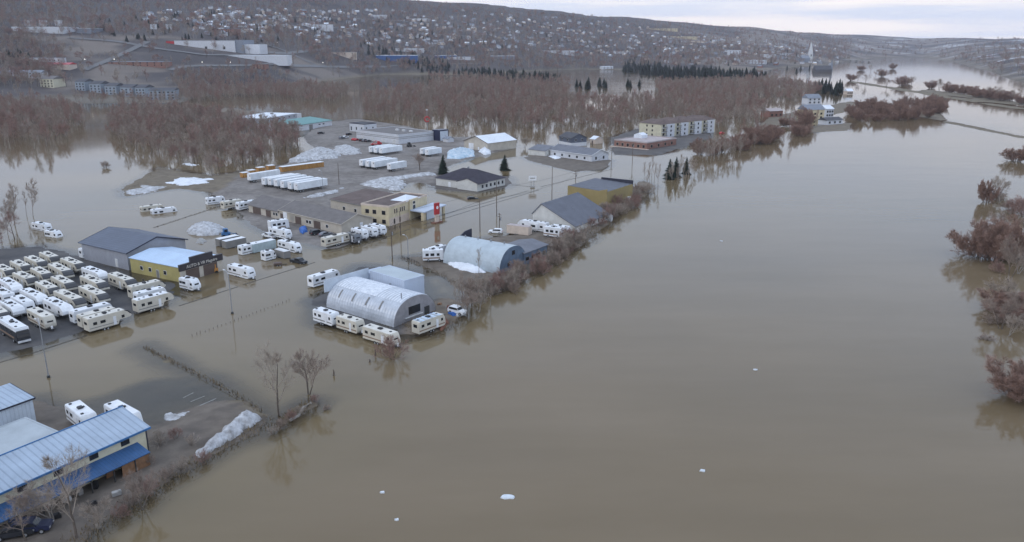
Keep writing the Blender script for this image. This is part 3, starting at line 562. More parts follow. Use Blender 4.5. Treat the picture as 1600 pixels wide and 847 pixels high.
b = Bld('pale_hut', 'small pinkish hut with pale gable roof at the forest edge', zb(1375,215), zb(1420,222), zb(1450,210), 3., cat='hut')
b.W = max(b.W, 5.); b.gable_x('pinkcream', 'white_roof', 2.8, 4.4, .5, ov=.3); b.open_('y0', b.L*.5, 0, 1.3, 2., 'door', 'white', 'brown_door')
b = Bld('playground_shed', 'tiny white shed with green-grey roof on the flooded lot edge', zd(1525,340), zd(1600,350), zd(1640,335), 2.6, cat='shed')
b.W = max(b.W, 4.); b.gable_x('far_white', 'far_grey', 2.5, 3.8, .5, ov=.3); b.open_('y0', b.L*.4, 0, 1., 1.9, 'door', 'white_dirty', 'white_dirty')
# --- apartments by the forest
b = Bld('apartment_block', 'cream three-storey apartment block with brown hip roofs and balconies', za(317,205), za(455,218), za(690,176), 9.)
b.walls('cream_wall', 8.9); L, W = b.L, b.W; n_ = 4; mr = MB()
for k in range(n_):
    y0_, y1_ = W*k/n_, W*(k+1)/n_; o = .5
    mr.add([(-o,y0_-(o if k==0 else -.01),8.95),(L+o,y0_-(o if k==0 else -.01),8.95),(L+o,y1_+(o if k==n_-1 else -.01),8.95),(-o,y1_+(o if k==n_-1 else -.01),8.95),(L*.25,(y0_+y1_)/2,11.6),(L*.8,(y0_+y1_)/2,11.6)], [(0,1,5,4),(1,2,5),(2,3,4,5),(3,0,4),(3,2,1,0)])
b.part('roof', mr, 'brown_roof')
for k in range(n_):
    c = W*(k+.5)/n_; b.part('bay', MB().box(L, c-W/n_*.18, -.5, L+1.2, c+W/n_*.34, 8.8), 'far_white')
    for fl in range(3):
        bal = b.part('balcony', MB().box(L+.01, c-W/n_*.48, .9+fl*2.8, L+1.5, c-W/n_*.19, 1.05+fl*2.8), 'white'); b.part('balcony_rail', MB().box(L+1.4, c-W/n_*.48, 1.06+fl*2.8, L+1.48, c-W/n_*.19, 1.9+fl*2.8), 'stripe_grey', bal)
        b.open_('x1', c+W/n_*.08, 1.+fl*2.8, 1.3, 1.4, at=L+1.2, fm='white'); b.open_('x1', c-W/n_*.34, .9+fl*2.8+.2, 1.7, 1.9, fm='stripe_grey')
for fl in range(3):
    for fx in (.35, .6): b.open_('y0', L*fx, 1.2+fl*2.8, 1., 1.2, fm='brown_door')
b = Bld('brick_restaurant', 'low brick restaurant with flat pinkish roof in front of the apartment block', za(160,315), za(365,335), za(478,300), 4.)
b.flat('brick', 'pinkroof', 4., .5, 'pinkroof'); b.part('porch', MB().box(-1.8,-1.8,-.5,b.L+1.5,-.01,.5), 'pinkcream')
for k in range(6): b.open_('y0', b.L*(.1+.16*k), 1., 1.6, 1.7, fm='pinkcream')
for k in range(4): b.open_('x1', b.W*(.15+.23*k), 1., 1.6, 1.7, fm='pinkcream')
b.part('rooftop_hut', MB().prism([(2,4.07),(8,4.07),(8,6.),(5,7.2),(2,6.)], b.W*.55, b.W*.55+6), 'white_roof')
# --- buildings in the trees
b = Bld('white_roof_office', 'two-storey grey office with snow-white flat roof among bare trees', zn(260,270), zn(645,207), zn(100,225), 6.)
b.W = max(b.W, 14.); b.flat('grey_wall', 'white_roof', 5.9, .2, 'white_roof'); b.part('end_bay', MB().box(b.L-.0, .4, -.5, b.L+8., b.W-.5, 5.4), 'far_white')
for k in range(6): b.open_('y0', b.L*(.1+.16*k), 3.6, 1.4, 1.1)
for k in range(2): b.part('rooftop_unit', MB().box(b.L*(.35+.35*k), b.W*.5, 5.96, b.L*(.35+.35*k)+2.4, b.W*.5+1.6, 7.), 'stripe_grey')
b = Bld('green_roof_shop', 'white shop with teal green gable roof left of the dealership', zn(790,330), zn(1065,290), zn(950,228), 4.4)
b.W = max(b.W*1., 12.); b.gable_x('far_white', 'green_roof', 4.2, 6.2, .6, ov=.5, trim='green_roof', x0=-16.); b.open_('y0', b.L*.08, .1, 4., 3.2, 'bay_door', 'stripe_grey', 'stripe_grey')
for fx in (.45, .62): b.open_('y0', b.L*fx, 2.2, 2.2, .8)

# ------------------------------------------------------------------ recreational vehicles
def wheels(L, xs, w=1.15, r=.36, z=None):
    z = r if z is None else z; out = []
    me = MB().tube((0,-.13,0),(0,.13,0),r,n=12).mesh('wheel','tyre'); rim = MB().tube((0,-.14,0),(0,.14,0),r*.55,n=10).mesh('rim','chrome')
    for x in xs:
        for s in (-1, 1): out.append(('wheel', me, None, (x, s*w, z))); out.append(('rim', rim, len(out)-1, (0,0,0)))
    return out
def shift(parts, n): return [(a, b, (c+n if c is not None else None), d) for a, b, c, d in parts]
def assemble(*lists):
    out = []
    for q in lists: out += shift(q, len(out))
    return out
def win(xs, zs, y=1.25, frame='black'):
    out = []
    for x, w in xs:
        for s in (-1, 1):
            me = MB().box(-w/2,-.02,-zs/2,w/2,.02,zs/2).mesh('window','glass'); out.append(('window', me, None, (x, s*y, 2.15)))
    return out
def rv_roof(L, x1, z, nv, mt, seed):
    rr = random.Random(seed)
    out = [('roof', MB().box(.15,-1.14,z-.02,x1,1.14,z+.04).mesh('roof', mt), None, (0,0,0)),
           ('air_conditioner', MB().box(-.45,-.4,0,.45,.4,.32).mesh('air_conditioner','vent',bevel=.06), 0, (x1*.52, 0, z+.04))]
    v = MB().box(-.2,-.2,0,.2,.2,.14).mesh('roof_vent','vent')
    for k in range(nv): out.append(('roof_vent', v, 0, (x1*(.12+.76*k/max(1,nv-1)), rr.choice((-.55,.5,.1)), z+.04)))
    return out
def fifth_wheel(L, body, roofm, cap, seed):
    z = 3.45
    prof = [(0,.62),(L-3.3,.62),(L-2.9,1.55),(L-.5,1.62),(L-.05,1.95),(L-.15,2.6),(L-.75,3.2),(L-1.4,z),(.1,z),(0,z-.15)]
    P1 = [('body', MB().prism(prof,-1.24,1.24).mesh('body',body,bevel=.07), None, (0,0,0))]
    capm = MB().prism([(L-1.42,z+.012),(L-.73,3.215),(L-.125,2.61),(L-.05,2.35),(L-.3,2.3),(L-.9,2.95),(L-1.6,z-.1)],-1.255,1.255).mesh('front_cap',cap,bevel=.03)
    chin = MB().prism([(L-.46,1.6),(L-.0,1.93),(L-.03,2.2),(L-.25,2.2),(L-.6,1.75)],-1.26,1.26).mesh('chin',body)
    slide = MB().box(-1.6,0,1.15,1.6,.38,3.05).mesh('slide_out',body,bevel=.03); swin = MB().box(-.75,.37,1.8,.75,.41,2.55).mesh('window','glass')
    stripe = MB().box(.2,-1.262,1.15,L-3.4,1.262,1.32).mesh('stripe','stripe_grey'); door = MB().box(-.36,-.02,.75,.36,.03,2.65).mesh('door','white')
    P2 = [('front_cap', capm, None, (0,0,0)), ('chin', chin, None, (0,0,0)), ('slide_out', slide, None, (L*.42,1.22,0)), ('window', swin, 2, (0,0,0)), ('stripe', stripe, None, (0,0,0)),
          ('door', door, None, (L*.60,-1.27,0)), ('landing_leg', MB().box(L-3.,-.9,0.,L-2.88,-.78,1.6).mesh('landing_leg','frame_dark'), None, (0,0,0)), ('landing_leg', MB().box(L-3.,.78,0.,L-2.88,.9,1.6).mesh('landing_leg','frame_dark'), None, (0,0,0)),
          ('rear_window', MB().box(-.02,-.6,2.,.02,.6,2.6).mesh('rear_window','glass'), None, (-.01,0,0))]
    return assemble(P1, P2, rv_roof(L, L-1.5, z, 5, roofm, seed), win([(L*.15,.9),(L*.33,1.2),(L*.8,.7)], .65), wheels(L, (L*.34, L*.34+.85)))
def travel_trailer(L, body, roofm, stripe, seed, front=.55):
    z = 3.15
    prof = [(0,.55),(L-.35,.55),(L,.95),(L+.02,1.7),(L-front*.55,2.7),(L-front,z),(.15,z),(0,z-.2)]
    P1 = [('body', MB().prism(prof,-1.2,1.2).mesh('body',body,bevel=.08), None, (0,0,0)),
          ('hitch', MB().add([(L-.1,-.7,.5),(L+1.2,0,.5),(L-.1,.7,.5),(L-.1,-.7,.62),(L+1.2,0,.62),(L-.1,.7,.62)],[(0,2,1),(3,4,5),(0,1,4,3),(1,2,5,4),(2,0,3,5)]).mesh('hitch','frame_dark'), None, (0,0,0)),
          ('gas_bottle', MB().tube((L+.35,0,.6),(L+.35,0,1.15),.22,n=10).mesh('gas_bottle','white'), None, (0,0,0)),
          ('stripe', MB().box(.1,-1.222,1.05,L-.3,1.222,1.3).mesh('stripe',stripe), None, (0,0,0)),
          ('door', MB().box(-.34,-.02,.7,.34,.03,2.6).mesh('door','white'), None, (L*.68,-1.23,0)),
          ('rear_window', MB().box(-.02,-.55,1.8,.02,.55,2.5).mesh('rear_window','glass'), None, (-.01,0,0)),
          ('front_window', MB().box(-.03,-.6,-.3,.03,.6,.3).mesh('front_window','glass'), None, (L-.08,0,1.95))]
    return assemble(P1, rv_roof(L, L-front-.1, z, 3, roofm, seed), win([(L*.14,.8),(L*.36,1.1),(L*.86,.6)], .6, 1.21), wheels(L, (L*.42, L*.42+.8)))
def motorhome(L, lower, upper, seed):
    z = 3.4
    P1 = [('body', MB().prism([(0,.5),(L-.2,.5),(L,.9),(L-.05,2.0),(L-.3,z-.1),(L-.5,z),(.1,z),(0,z-.1)],-1.25,1.25).mesh('body',lower,bevel=.07), None, (0,0,0)),
          ('upper_body', MB().prism([(0.05,2.75),(L-.2,2.75),(L-.3,z-.02),(.1,z-.02)],-1.27,1.27).mesh('upper_body',upper), None, (0,0,0)),
          ('windscreen', MB().prism([(L-.12,1.5),(L+.03,1.5),(L-.18,2.7),(L-.35,2.7)],-1.15,1.15).mesh('windscreen','glass'), None, (0,0,0)),
          ('bumper', MB().box(L-.1,-1.2,.4,L+.12,1.2,.8).mesh('bumper','white_dirty'), None, (0,0,0)), ('stripe', MB().box(.1,-1.272,1.,L-1.5,1.272,1.35).mesh('stripe','stripe_brown'), None, (0,0,0))]
    return assemble(P1, rv_roof(L, L-.6, z, 4, 'white', seed), win([(L*.2,1.2),(L*.45,1.4),(L*.72,1.0)], .75, 1.26), wheels(L, (L*.25, L*.78), r=.45))
FW_TAN = fifth_wheel(10.2, 'tan', 'tan_roof', 'cap_dark', 1); FW_WHITE = fifth_wheel(9.6, 'white', 'white', 'white', 2); FW_WTAN = fifth_wheel(10.4, 'tan', 'white', 'tan', 3)
TT_WHITE = travel_trailer(7.6, 'white', 'white', 'stripe_grey', 4); TT_TAN = travel_trailer(8., 'tan', 'tan_roof', 'stripe_brown', 5); TT_SMALL = travel_trailer(4.8, 'white', 'white', 'stripe_grey', 6, .9)
TT_BLACK = travel_trailer(7.6, 'white', 'white', 'black', 7, .9); MH = motorhome(9.5, 'car_dark', 'white', 8); MH_WHITE = motorhome(7.8, 'white', 'white', 9); TT_GREY = travel_trailer(6., 'car_grey', 'stripe_grey', 'black', 10, .7)
PL = {'FT': (FW_TAN, 10.2), 'FW': (FW_WHITE, 9.6), 'FX': (FW_WTAN, 10.4), 'TW': (TT_WHITE, 7.6), 'TT': (TT_TAN, 8.), 'TS': (TT_SMALL, 4.8), 'TB': (TT_BLACK, 7.6), 'MH': (MH, 9.5), 'MW': (MH_WHITE, 7.8), 'TG': (TT_GREY, 6.)}
def place_rv(kind, a, b, label, ang=None, z=3.3, name=None, grp=None, L=None, sink=None):
    """a, b: photo pixels of the rear and front end of its roof"""
    proto, L0 = PL[kind]; pa, pb = P(*a, z), P(*b, z); c = (pa+pb)/2; d = pb-pa
    an = math.atan2(d.y, d.x) if ang is None else R(ang); ln = d.length if L is None else L; s = min(1.2, max(.72, ln/L0))
    g = max(hz(c.x, c.y), -.45) if sink is None else -sink
    o = Vector((c.x-math.cos(an)*L0*s/2, c.y-math.sin(an)*L0*s/2, g))
    nm = name or {'F': 'fifth_wheel_trailer', 'T': 'travel_trailer', 'M': 'motorhome'}[kind[0]]
    return inst(proto, nm, label, {'F': 'trailer', 'T': 'trailer', 'M': 'motorhome'}[kind[0]], o, an, grp, (s, 1, 1))
LOT = 'trailers parked in the left lot'
rng = random.Random(3)
for k, a, b, lab in [
 ('FT',(285,65),(405,100),'tan fifth wheel with dark nose, rightmost of the back row in the left lot'),
 ('FT',(190,95),(310,138),'tan fifth wheel, second from right in the back row of the left lot'),
 ('FT',(85,125),(205,165),'tan fifth wheel, third from right in the back row of the left lot'),
 ('FT',(-20,155),(85,195),'tan fifth wheel cut by the left photo edge in the back row'),
 ('FT',(440,105),(575,150),'tan fifth wheel with dark nose, rightmost of the second row from the back'),
 ('FT',(335,140),(510,205),'longest tan fifth wheel, second from right in the second row from the back'),
 ('FT',(225,175),(355,220),'tan fifth wheel, third from right in the second row from the back'),
 ('FT',(110,205),(240,250),'tan fifth wheel with dark nose, leftmost of the second row from the back'),
 ('FT',(375,232),(510,285),'tan fifth wheel mid-lot, just behind the front pair on dark asphalt'),
 ('FT',(265,268),(395,320),'tan fifth wheel in the middle of the left lot, just behind the white ones'),
 ('FW',(590,168),(725,212),'white fifth wheel behind the tan ones, nearest the grey metal building'),
 ('FT',(575,228),(735,285),'tan fifth wheel just in front of the white one nearest the grey building'),
 ('FT',(405,328),(565,400),'tan fifth wheel with dark nose, left one of the front pair on the dark asphalt'),
 ('FT',(560,298),(745,365),'tan fifth wheel with large side windows, right of the front pair on dark asphalt'),
 ('FT',(780,208),(920,265),'tan fifth wheel standing alone beside the yellow workshop wall'),
 ('FW',(0,250),(145,300),'white fifth wheel at the left photo edge, furthest back of the white ones'),
 ('MW',(-40,315),(80,355),'white motorhome with dark rear windows cut by the left photo edge'),
 ('FW',(165,320),(305,378),'white fifth wheel, middle one of the three white ones in a diagonal'),
 ('TW',(95,362),(215,408),'white travel trailer with flat front between two white fifth wheels at far left'),
 ('FW',(320,385),(485,448),'white fifth wheel, nearest and rightmost of the white ones in the left lot'),
 ('FW',(20,405),(145,450),'white fifth wheel with sloped nose low at the left edge of the lot'),
 ('FT',(-90,440),(60,490),'tan fifth wheel with dark nose cut by the left photo edge near the road'),
 ('TT',(210,445),(355,512),'beige travel trailer with white roof, nearest the road at the left of the lot'),
 ('MH',(-10,510),(185,600),'black and white motorhome at the lower left corner of the lot')]:
    place_rv(k, z1(*a), z1(*b), lab, ang=-41+rng.uniform(-2.5, 2.5), grp=LOT)
for k, a, b, lab in [
 ('FT',(905,310),(1120,250),'tan fifth wheel side-on, rearmost of the three beside the workshop drive'),
 ('TW',(935,345),(1140,297),'white trailer sandwiched between two fifth wheels beside the workshop drive'),
 ('FX',(920,390),(1195,335),'big white-roofed tan fifth wheel nearest the road on the right of the lot'),
 ('TW',(500,475),(755,400),'white trailer, rearmost of the three side by side at the front of the lot'),
 ('TT',(560,505),(785,430),'tan trailer, middle of the three side by side at the front of the lot'),
 ('FT',(595,525),(880,442),'cream fifth wheel, nearest of the three side by side at the lot front')]:
    place_rv(k, z1(*a), z1(*b), lab, ang=52+rng.uniform(-1.5, 1.5), grp=LOT)
place_rv('TS', z1(1245,240), z1(1385,250), 'small white travel trailer with rounded ends in front of the yellow workshop', ang=-32, z=2.9, L=5.6)
place_rv('TW', z1(595,25), z1(680,10), 'white trailer parked against the back of the grey metal building', ang=52, L=7)
place_rv('TW', z3(880,445), z3(1075,480), 'white travel trailer standing in the water right of the yellow workshop', ang=-36)
place_rv('TW', z3(960,305), z3(1120,275), 'white trailer behind a pale box trailer in the flooded yard', ang=52)
place_rv('TS', z3(1150,365), z3(1228,350), 'tiny white caravan at the corner of the pale box trailer', ang=52, L=3.6, z=2.6)
place_rv('TB', z3(1275,255), z3(1435,290), 'white travel trailer with black nose and stripes in front of the beige strip', ang=-40)
place_rv('TW', z3(1205,165), z3(1360,200), 'white travel trailer with dark windows beside the white pickup', ang=-38)
place_rv('MW', z3(1215,140), z3(1320,105), 'white camper van parked close to the beige strip garage doors', ang=40, L=6.5)
place_rv('TT', z6(700,720), z6(840,670), 'cream travel trailer with red marks parked at the corner of the beige strip', ang=52)
place_rv('TG', z6(870,660), z6(940,690), 'dark grey trailer, leftmost of four in a row by the beige strip end', ang=-45, L=5)
place_rv('TW', z6(900,632), z6(1000,665), 'white trailer next to the dark grey one by the beige strip end', ang=-45, L=6.4)
place_rv('TW', z6(970,615), z6(1075,650), 'white trailer second from the cream office in the row of four', ang=-45, L=6.6)
place_rv('TW', z6(1030,600), z6(1135,635), 'white trailer nearest the cream office in the row of four', ang=-45, L=6.6)
place_rv('TW', z4(130,305), z4(320,235), 'white travel trailer standing alone in the flooded road', ang=54)
place_rv('TW', z4(170,555), z4(325,585), 'white travel trailer, left of the three along the silver quonset', ang=-38, L=6.6)
place_rv('TT', z4(335,605), z4(535,640), 'cream travel trailer, middle of the three along the silver quonset', ang=-38)
place_rv('TT', z4(540,680), z4(810,735), 'cream travel trailer, right of the three along the silver quonset, by a shrub', ang=-38, L=9)
oc = place_rv('TT', z4(935,660), z4(1150,590), 'old caravan with striped blue tarpaulin on its roof among scrap by the quonset', ang=50, name='old_caravan')
for k in range(8): ob('tarp_strip', MB().box(.5+k*.82,-1.18,3.2,.95+k*.82,1.18,3.26).mesh('tarp_strip','lightblue_roof' if k % 2 else 'bluegrey_roof'), oc)
place_rv('MW', z4(1010,115), z4(1150,105), 'white camper by the left end of the blue-white quonset', ang=8, L=6)
place_rv('TW', z4(1085,85), z4(1150,75), 'white trailer mostly hidden behind the left end of the blue-white quonset', ang=52, L=6)
place_rv('FW', z5(950,440), z5(760,408), 'long white fifth wheel in front of the white shed gable', ang=146, L=11)
place_rv('MW', z5(940,465), z5(1030,470), 'white motorhome beside the orange lift in front of the white shed', ang=-30, L=6.5)
place_rv('TW', z5(975,450), z5(1075,460), 'white trailer close under the white shed wall', ang=-30, L=6.5)
place_rv('TW', zm(735,265), zm(915,410), 'white travel trailer with roof vents, left of two behind the long shed', L=7.4)
place_rv('TW', zm(1125,252), zm(1375,390), 'white trailer, right of two behind the long shed, half hidden by its roof', L=8)
place_rv('TW', (53,338), (75,350), 'white trailer half sunk in the flood among trees at far left', ang=-30, L=8, sink=.9)
place_rv('TS', (72,350), (92,358), 'small white trailer sunk low in the flood at far left', ang=-25, L=6, sink=1.2)
place_rv('TW', z6(60,480), z6(170,410), 'white trailer with blue trim at the left end of the beige strip', ang=52, L=8)
place_rv('TT', (344,318), (378,307), 'old beige trailer frame near the left end of the yard', ang=52, L=8, name='old_caravan')
place_rv('TW', (322,306), (349,303), 'low white trailer lying at the flooded yard corner', ang=40, L=7, sink=.7)
place_rv('TT', (222,318), (250,312), 'dirty trailer sunk in the flood left of the yard', ang=40, L=8, sink=1.3, name='old_caravan')
place_rv('TW', (236,320), (273,316), 'low white trailer roof in the flood left of the yard', ang=40, L=9, sink=1.6)

# ------------------------------------------------------------------ semi-trailers and box trailers
def semi(L=15.8, m='semi_white'):
    P1 = [('box', MB().box(0,-1.27,1.15,L,1.27,4.05).mesh('box',m,bevel=.05), None, (0,0,0)), ('roof', MB().box(.1,-1.2,4.04,L-.1,1.2,4.09).mesh('roof','white'), None, (0,0,0)),
          ('rear_door', MB().box(-.05,-1.2,1.25,.02,-.01,3.95).mesh('rear_door','white'), None, (0,0,0)), ('rear_door', MB().box(-.05,.01,1.25,.02,1.2,3.95).mesh('rear_door','white'), None, (0,0,0)),
          ('chassis', MB().box(.3,-.5,.85,L-.5,.5,1.16).mesh('chassis','frame_dark'), None, (0,0,0)), ('underrun_bar', MB().box(-.03,-1.1,.45,.1,1.1,.6).mesh('underrun_bar','frame_dark'), None, (0,0,0)),
          ('door_panel', MB().box(-.07,-.9,2.9,-.04,-.3,3.4).mesh('door_panel','stripe_grey'), 2, (0,0,0))]
    for s in (-1, 1): P1.append(('landing_leg', MB().box(L*.78,s*.9-.08,0,L*.78+.16,s*.9+.08,1.2).mesh('landing_leg','frame_dark'), None, (0,0,0)))
    return assemble(P1, wheels(L, (1.4, 2.7), w=1.05, r=.5))
SEMI = semi(); BOXT = semi(11.); 
def place_semi(px, label, ang=53., L='S', grp='semi-trailers in the yard'):
    p = P(*px); inst(SEMI if L == 'S' else BOXT, 'semi_trailer', label, 'trailer', (p.x+.8, p.y, max(0., hz(p.x, p.y))), R(ang), grp)
rowlab = ['leftmost, set apart at the end', 'second from left', 'third from left', 'fourth from left', 'fifth from left', 'sixth from left', 'rightmost and nearest']
for q, lab in zip([(128,318),(232,350),(277,353),(322,362),(370,374),(425,384),(470,391)], rowlab): place_semi(z6(*q), 'white semi-trailer in the long row by the beige strip, '+lab)
for q, lab in zip([(440,585),(510,595),(590,605)], ['left', 'middle', 'right']): place_semi(zd(*q), 'white semi-trailer, %s one of the three in front of the dealership' % lab)
for q, lab in zip([(300,792),(390,808),(475,818)], ['left', 'middle', 'right']): place_semi(zd(*q), 'white semi-trailer, %s one of the three in the middle of the gravel yard' % lab)
place_semi(zd(710,848), 'short white box trailer right of the three in the middle of the yard', L='B'); place_semi(zd(1190,612), 'white box trailer, left of the pair near the spruce tree', L='B'); place_semi(zd(1265,628), 'white box trailer, right of the pair near the spruce tree', L='B')
def cargo(L, W, h, m, rm, seed=0):
    P1 = [('box', MB().box(0,-W/2,.5,L,W/2,h).mesh('box',m,bevel=.05), None, (0,0,0)), ('roof', MB().box(.05,-W/2+.05,h-.01,L-.05,W/2-.05,h+.05).mesh('roof',rm), None, (0,0,0)),
          ('rear_door', MB().box(-.05,-W/2+.1,.6,.01,W/2-.1,h-.1).mesh('rear_door',m), None, (0,0,0)), ('drawbar', MB().box(L,-.08,.45,L+1.3,.08,.58).mesh('drawbar','frame_dark'), None, (0,0,0))]
    return assemble(P1, wheels(L, (L*.4, L*.4+.75), w=W/2+.05, r=.33))
CG = cargo(7., 2.4, 2.7, 'stripe_grey', 'white'); CGT = cargo(8., 2.5, 3.1, 'cargo_teal', 'white'); CGS = cargo(5.2, 2.2, 2.5, 'stripe_grey', 'white_dirty')
def place(proto, name, label, cat, px, ang, grp=None, z=None, s=None):
    p = P(*px); g = max(hz(p.x, p.y), -.35) if z is None else z
    return inst(proto, name, label, cat, (p.x, p.y, g), R(ang), grp, s)
place(CG, 'cargo_trailer', 'grey cargo trailer with white roof, left of two side by side behind the workshop', 'trailer', z3(800,325), 52); place(CG, 'cargo_trailer', 'grey cargo trailer with white roof, right of two side by side behind the workshop', 'trailer', z3(850,342), 52)
place(CGT, 'cargo_trailer', 'pale tall box trailer in the flooded yard right of the workshop', 'trailer', z3(1060,375), 52); place(CGS, 'cargo_trailer', 'grey box trailer hitched behind the dark pickup', 'trailer', z3(1265,395), -42)
place(cargo(8., 2.5, 3.2, 'pinkcream', 'pinkroof'), 'box_van_trailer', 'beige box trailer with faded lettering by the slate-roofed annex', 'trailer', zs(275,355), -28)

# ------------------------------------------------------------------ cars and machines
def car(body, kind='suv'):
    w = .92
    if kind == 'suv': pr = [(0,.35),(4.6,.35),(4.65,.75),(4.5,1.0),(3.3,1.08),(2.7,1.65),(.5,1.7),(.05,1.1)]; cab = [(.45,1.12),(3.15,1.12),(2.68,1.6),(.6,1.63)]; ax = (.85, 3.7)
    elif kind == 'sedan': pr = [(0,.3),(4.5,.3),(4.55,.7),(4.3,.88),(3.2,.95),(2.5,1.42),(1.2,1.42),(.5,.98),(.02,.9)]; cab = [(.75,.98),(3.05,.98),(2.48,1.37),(1.25,1.37)]; ax = (.8, 3.6)
    else: pr = [(0,.45),(5.5,.45),(5.55,.9),(5.4,1.12),(4.2,1.18),(3.6,1.78),(2.1,1.8),(1.95,1.15),(0,1.15)]; cab = [(2.15,1.2),(4.05,1.2),(3.55,1.7),(2.2,1.72)]; ax = (1., 4.4)
    P1 = [('body', MB().prism(pr,-w,w).mesh('body',body,bevel=.07), None, (0,0,0)), ('side_windows', MB().prism(cab,-w-.015,w+.015).mesh('side_windows','glass'), None, (0,0,0))]
    x0, x1, zt = cab[1][0], cab[2][0], cab[2][1]
    P1.append(('windscreen', MB().slab([(x0+.12,-w+.12,cab[1][1]),(x0+.12,w-.12,cab[1][1]),(x1+.12,w-.15,zt+.02),(x1+.12,-w+.15,zt+.02)], .05).mesh('windscreen','glass'), None, (0,0,0)))
    for s in (-1, 1):
        P1.append(('headlight', MB().box(pr[1][0]-.1,s*.65-.18,.62,pr[1][0]+.08,s*.65+.18,.8).mesh('headlight','chrome'), None, (0,0,0))); P1.append(('tail_light', MB().box(-.03,s*.7-.12,.75,.06,s*.7+.12,.95).mesh('tail_light','red'), None, (0,0,0)))
    if kind == 'pickup': P1.append(('cargo_bed', MB().box(.1,-w+.12,1.16,1.9,w-.12,1.17).mesh('cargo_bed','black'), None, (0,0,0)))
    return assemble(P1, wheels(5, ax, w=.86, r=.36))
SUV_D, SUV_W, SUV_G, SED_G, SED_D, SED_R, PK_W, PK_D = car('car_dark'), car('white'), car('car_grey'), car('car_grey','sedan'), car('car_dark','sedan'), car('red','sedan'), car('white','pickup'), car('car_dark','pickup')
JEEP = car('car_blue')
place(SUV_D, 'parked_car', 'black car parked left of a grey one by the beige strip', 'car', z6(590,700), 45); place(SED_G, 'parked_car', 'grey sedan between the black car and the cream trailer', 'car', z6(655,712), 45)
place(PK_W, 'pickup_truck', 'white pickup truck driving past trailers in the flooded yard', 'pickup', z3(1240,265), 142); place(PK_D, 'pickup_truck', 'black pickup truck towing a grey box trailer', 'pickup', z3(1375,440), -32)
place(SUV_W, 'parked_car', 'white car in shallow water beside the leaning wooden pole', 'car', z5(660,497), 168); place(SUV_D, 'flooded_car', 'dark car sunk in the flood in front of the hip-roofed office', 'car', z5(440,285), 15, z=-.75)
place(JEEP, 'parked_car', 'dark blue jeep on the gravel at the bottom left corner', 'car', zl(110,800), 12); place(SED_D, 'parked_car', 'dark car cut by the bottom left corner behind the jeep', 'car', zl(-40,850), 20)
for q, pr, lab in [((190,385),SED_R,'red car, first in the line in front of the dealership'),((225,390),SED_R,'red car, second in the line in front of the dealership'),((300,400),SUV_D,'black car right of the red ones at the dealership'),((345,405),SUV_G,'grey car between two black ones at the dealership'),((395,410),SED_D,'black car, last of the line at the dealership'),
                   ((5,365),SUV_G,'grey car at the left of the dealership lot'),((60,355),SUV_W,'white car at the left of the dealership lot'),((110,310),SUV_D,'dark car close to the small white block')]:
    place(pr, 'parked_car', lab, 'car', zd(*q), 60, 'cars at the dealership')
for q, pr, lab in [((520,285),SED_D,'dark car, nearest of those along the apartment block'),((565,280),SUV_G,'grey car, second along the apartment block'),((620,272),SED_D,'dark car, third along the apartment block'),((660,268),SUV_W,'white car, furthest along the apartment block'),((820,275),SED_R,'dark red car alone on the flooded lot beyond the apartments')]:
    place(pr, 'parked_car', lab, 'car', za(*q), 40, 'cars by the apartments')
place(SUV_W, 'wrecked_car', 'crashed white car on the scrap heap by the riverbank', 'car', zq(760,350), -35); place(SUV_D, 'parked_car', 'dark car beside the green-roofed shop', 'car', zn(900,470), 40)
# red tow truck
p = P(*zd(480,460)); t = thing('tow_truck', 'bright red tow truck in front of the dealership', 'truck', (p.x, p.y, .4), R(25))
for pn, me, par, off in assemble([('cab', MB().prism([(3.6,.6),(6.,.6),(6.1,1.5),(5.4,1.7),(4.9,2.6),(3.6,2.6)],-1.1,1.1).mesh('cab','red',bevel=.06), None, (0,0,0)), ('deck', MB().box(-.6,-1.2,.8,3.5,1.2,1.2).mesh('deck','red'), None, (0,0,0)), ('boom', MB().tube((.2,0,1.2),(3.,0,3.2),.18).mesh('boom','red'), None, (0,0,0)), ('windscreen', MB().slab([(5.35,-.9,1.75),(5.35,.9,1.75),(4.98,.9,2.5),(4.98,-.9,2.5)],.06).mesh('windscreen','glass'), None, (0,0,0))], wheels(6,(.6,4.9),w=1.05,r=.48)): ob(pn, me, t, off)
# small orange loader by the workshop
def loader(px, ang, label, m='orange'):
    p = P(*px); t = thing('loader', label, 'loader', (p.x, p.y, max(hz(p.x,p.y),-.3)), R(ang)); 
    for pn, me, par, off in assemble([('body', MB().box(0,-.9,.5,2.6,.9,1.5).mesh('body',m,bevel=.06), None, (0,0,0)), ('cab', MB().prism([(.5,1.5),(2.,1.5),(1.9,2.7),(.6,2.7)],-.75,.75).mesh('cab',m), None, (0,0,0)), ('cab_glass', MB().box(.8,-.77,1.7,1.75,.77,2.5).mesh('cab_glass','glass'), None, (0,0,0)), ('lift_arm', MB().tube((1.8,0,1.4),(4.6,0,.5),.14).mesh('lift_arm',m), None, (0,0,0)), ('bucket', MB().prism([(4.4,.1),(5.3,.1),(4.6,.9)],-1.,1.).mesh('bucket','frame_dark'), None, (0,0,0))], wheels(3,(.5,2.2),w=.95,r=.45)): ob(pn, me, t, off)
loader(z3(800,520), -150, 'orange loader in front of the right bay of the yellow workshop'); loader(zs(750,395), -20, 'orange lift machine among motorhomes by the white shed'); loader(z3(830,245), 30, 'blue machine at the edge of the covered mound', 'blue_steel'); loader(zd(1000,480), 30, 'dark loader near the dealership entrance', 'frame_dark')

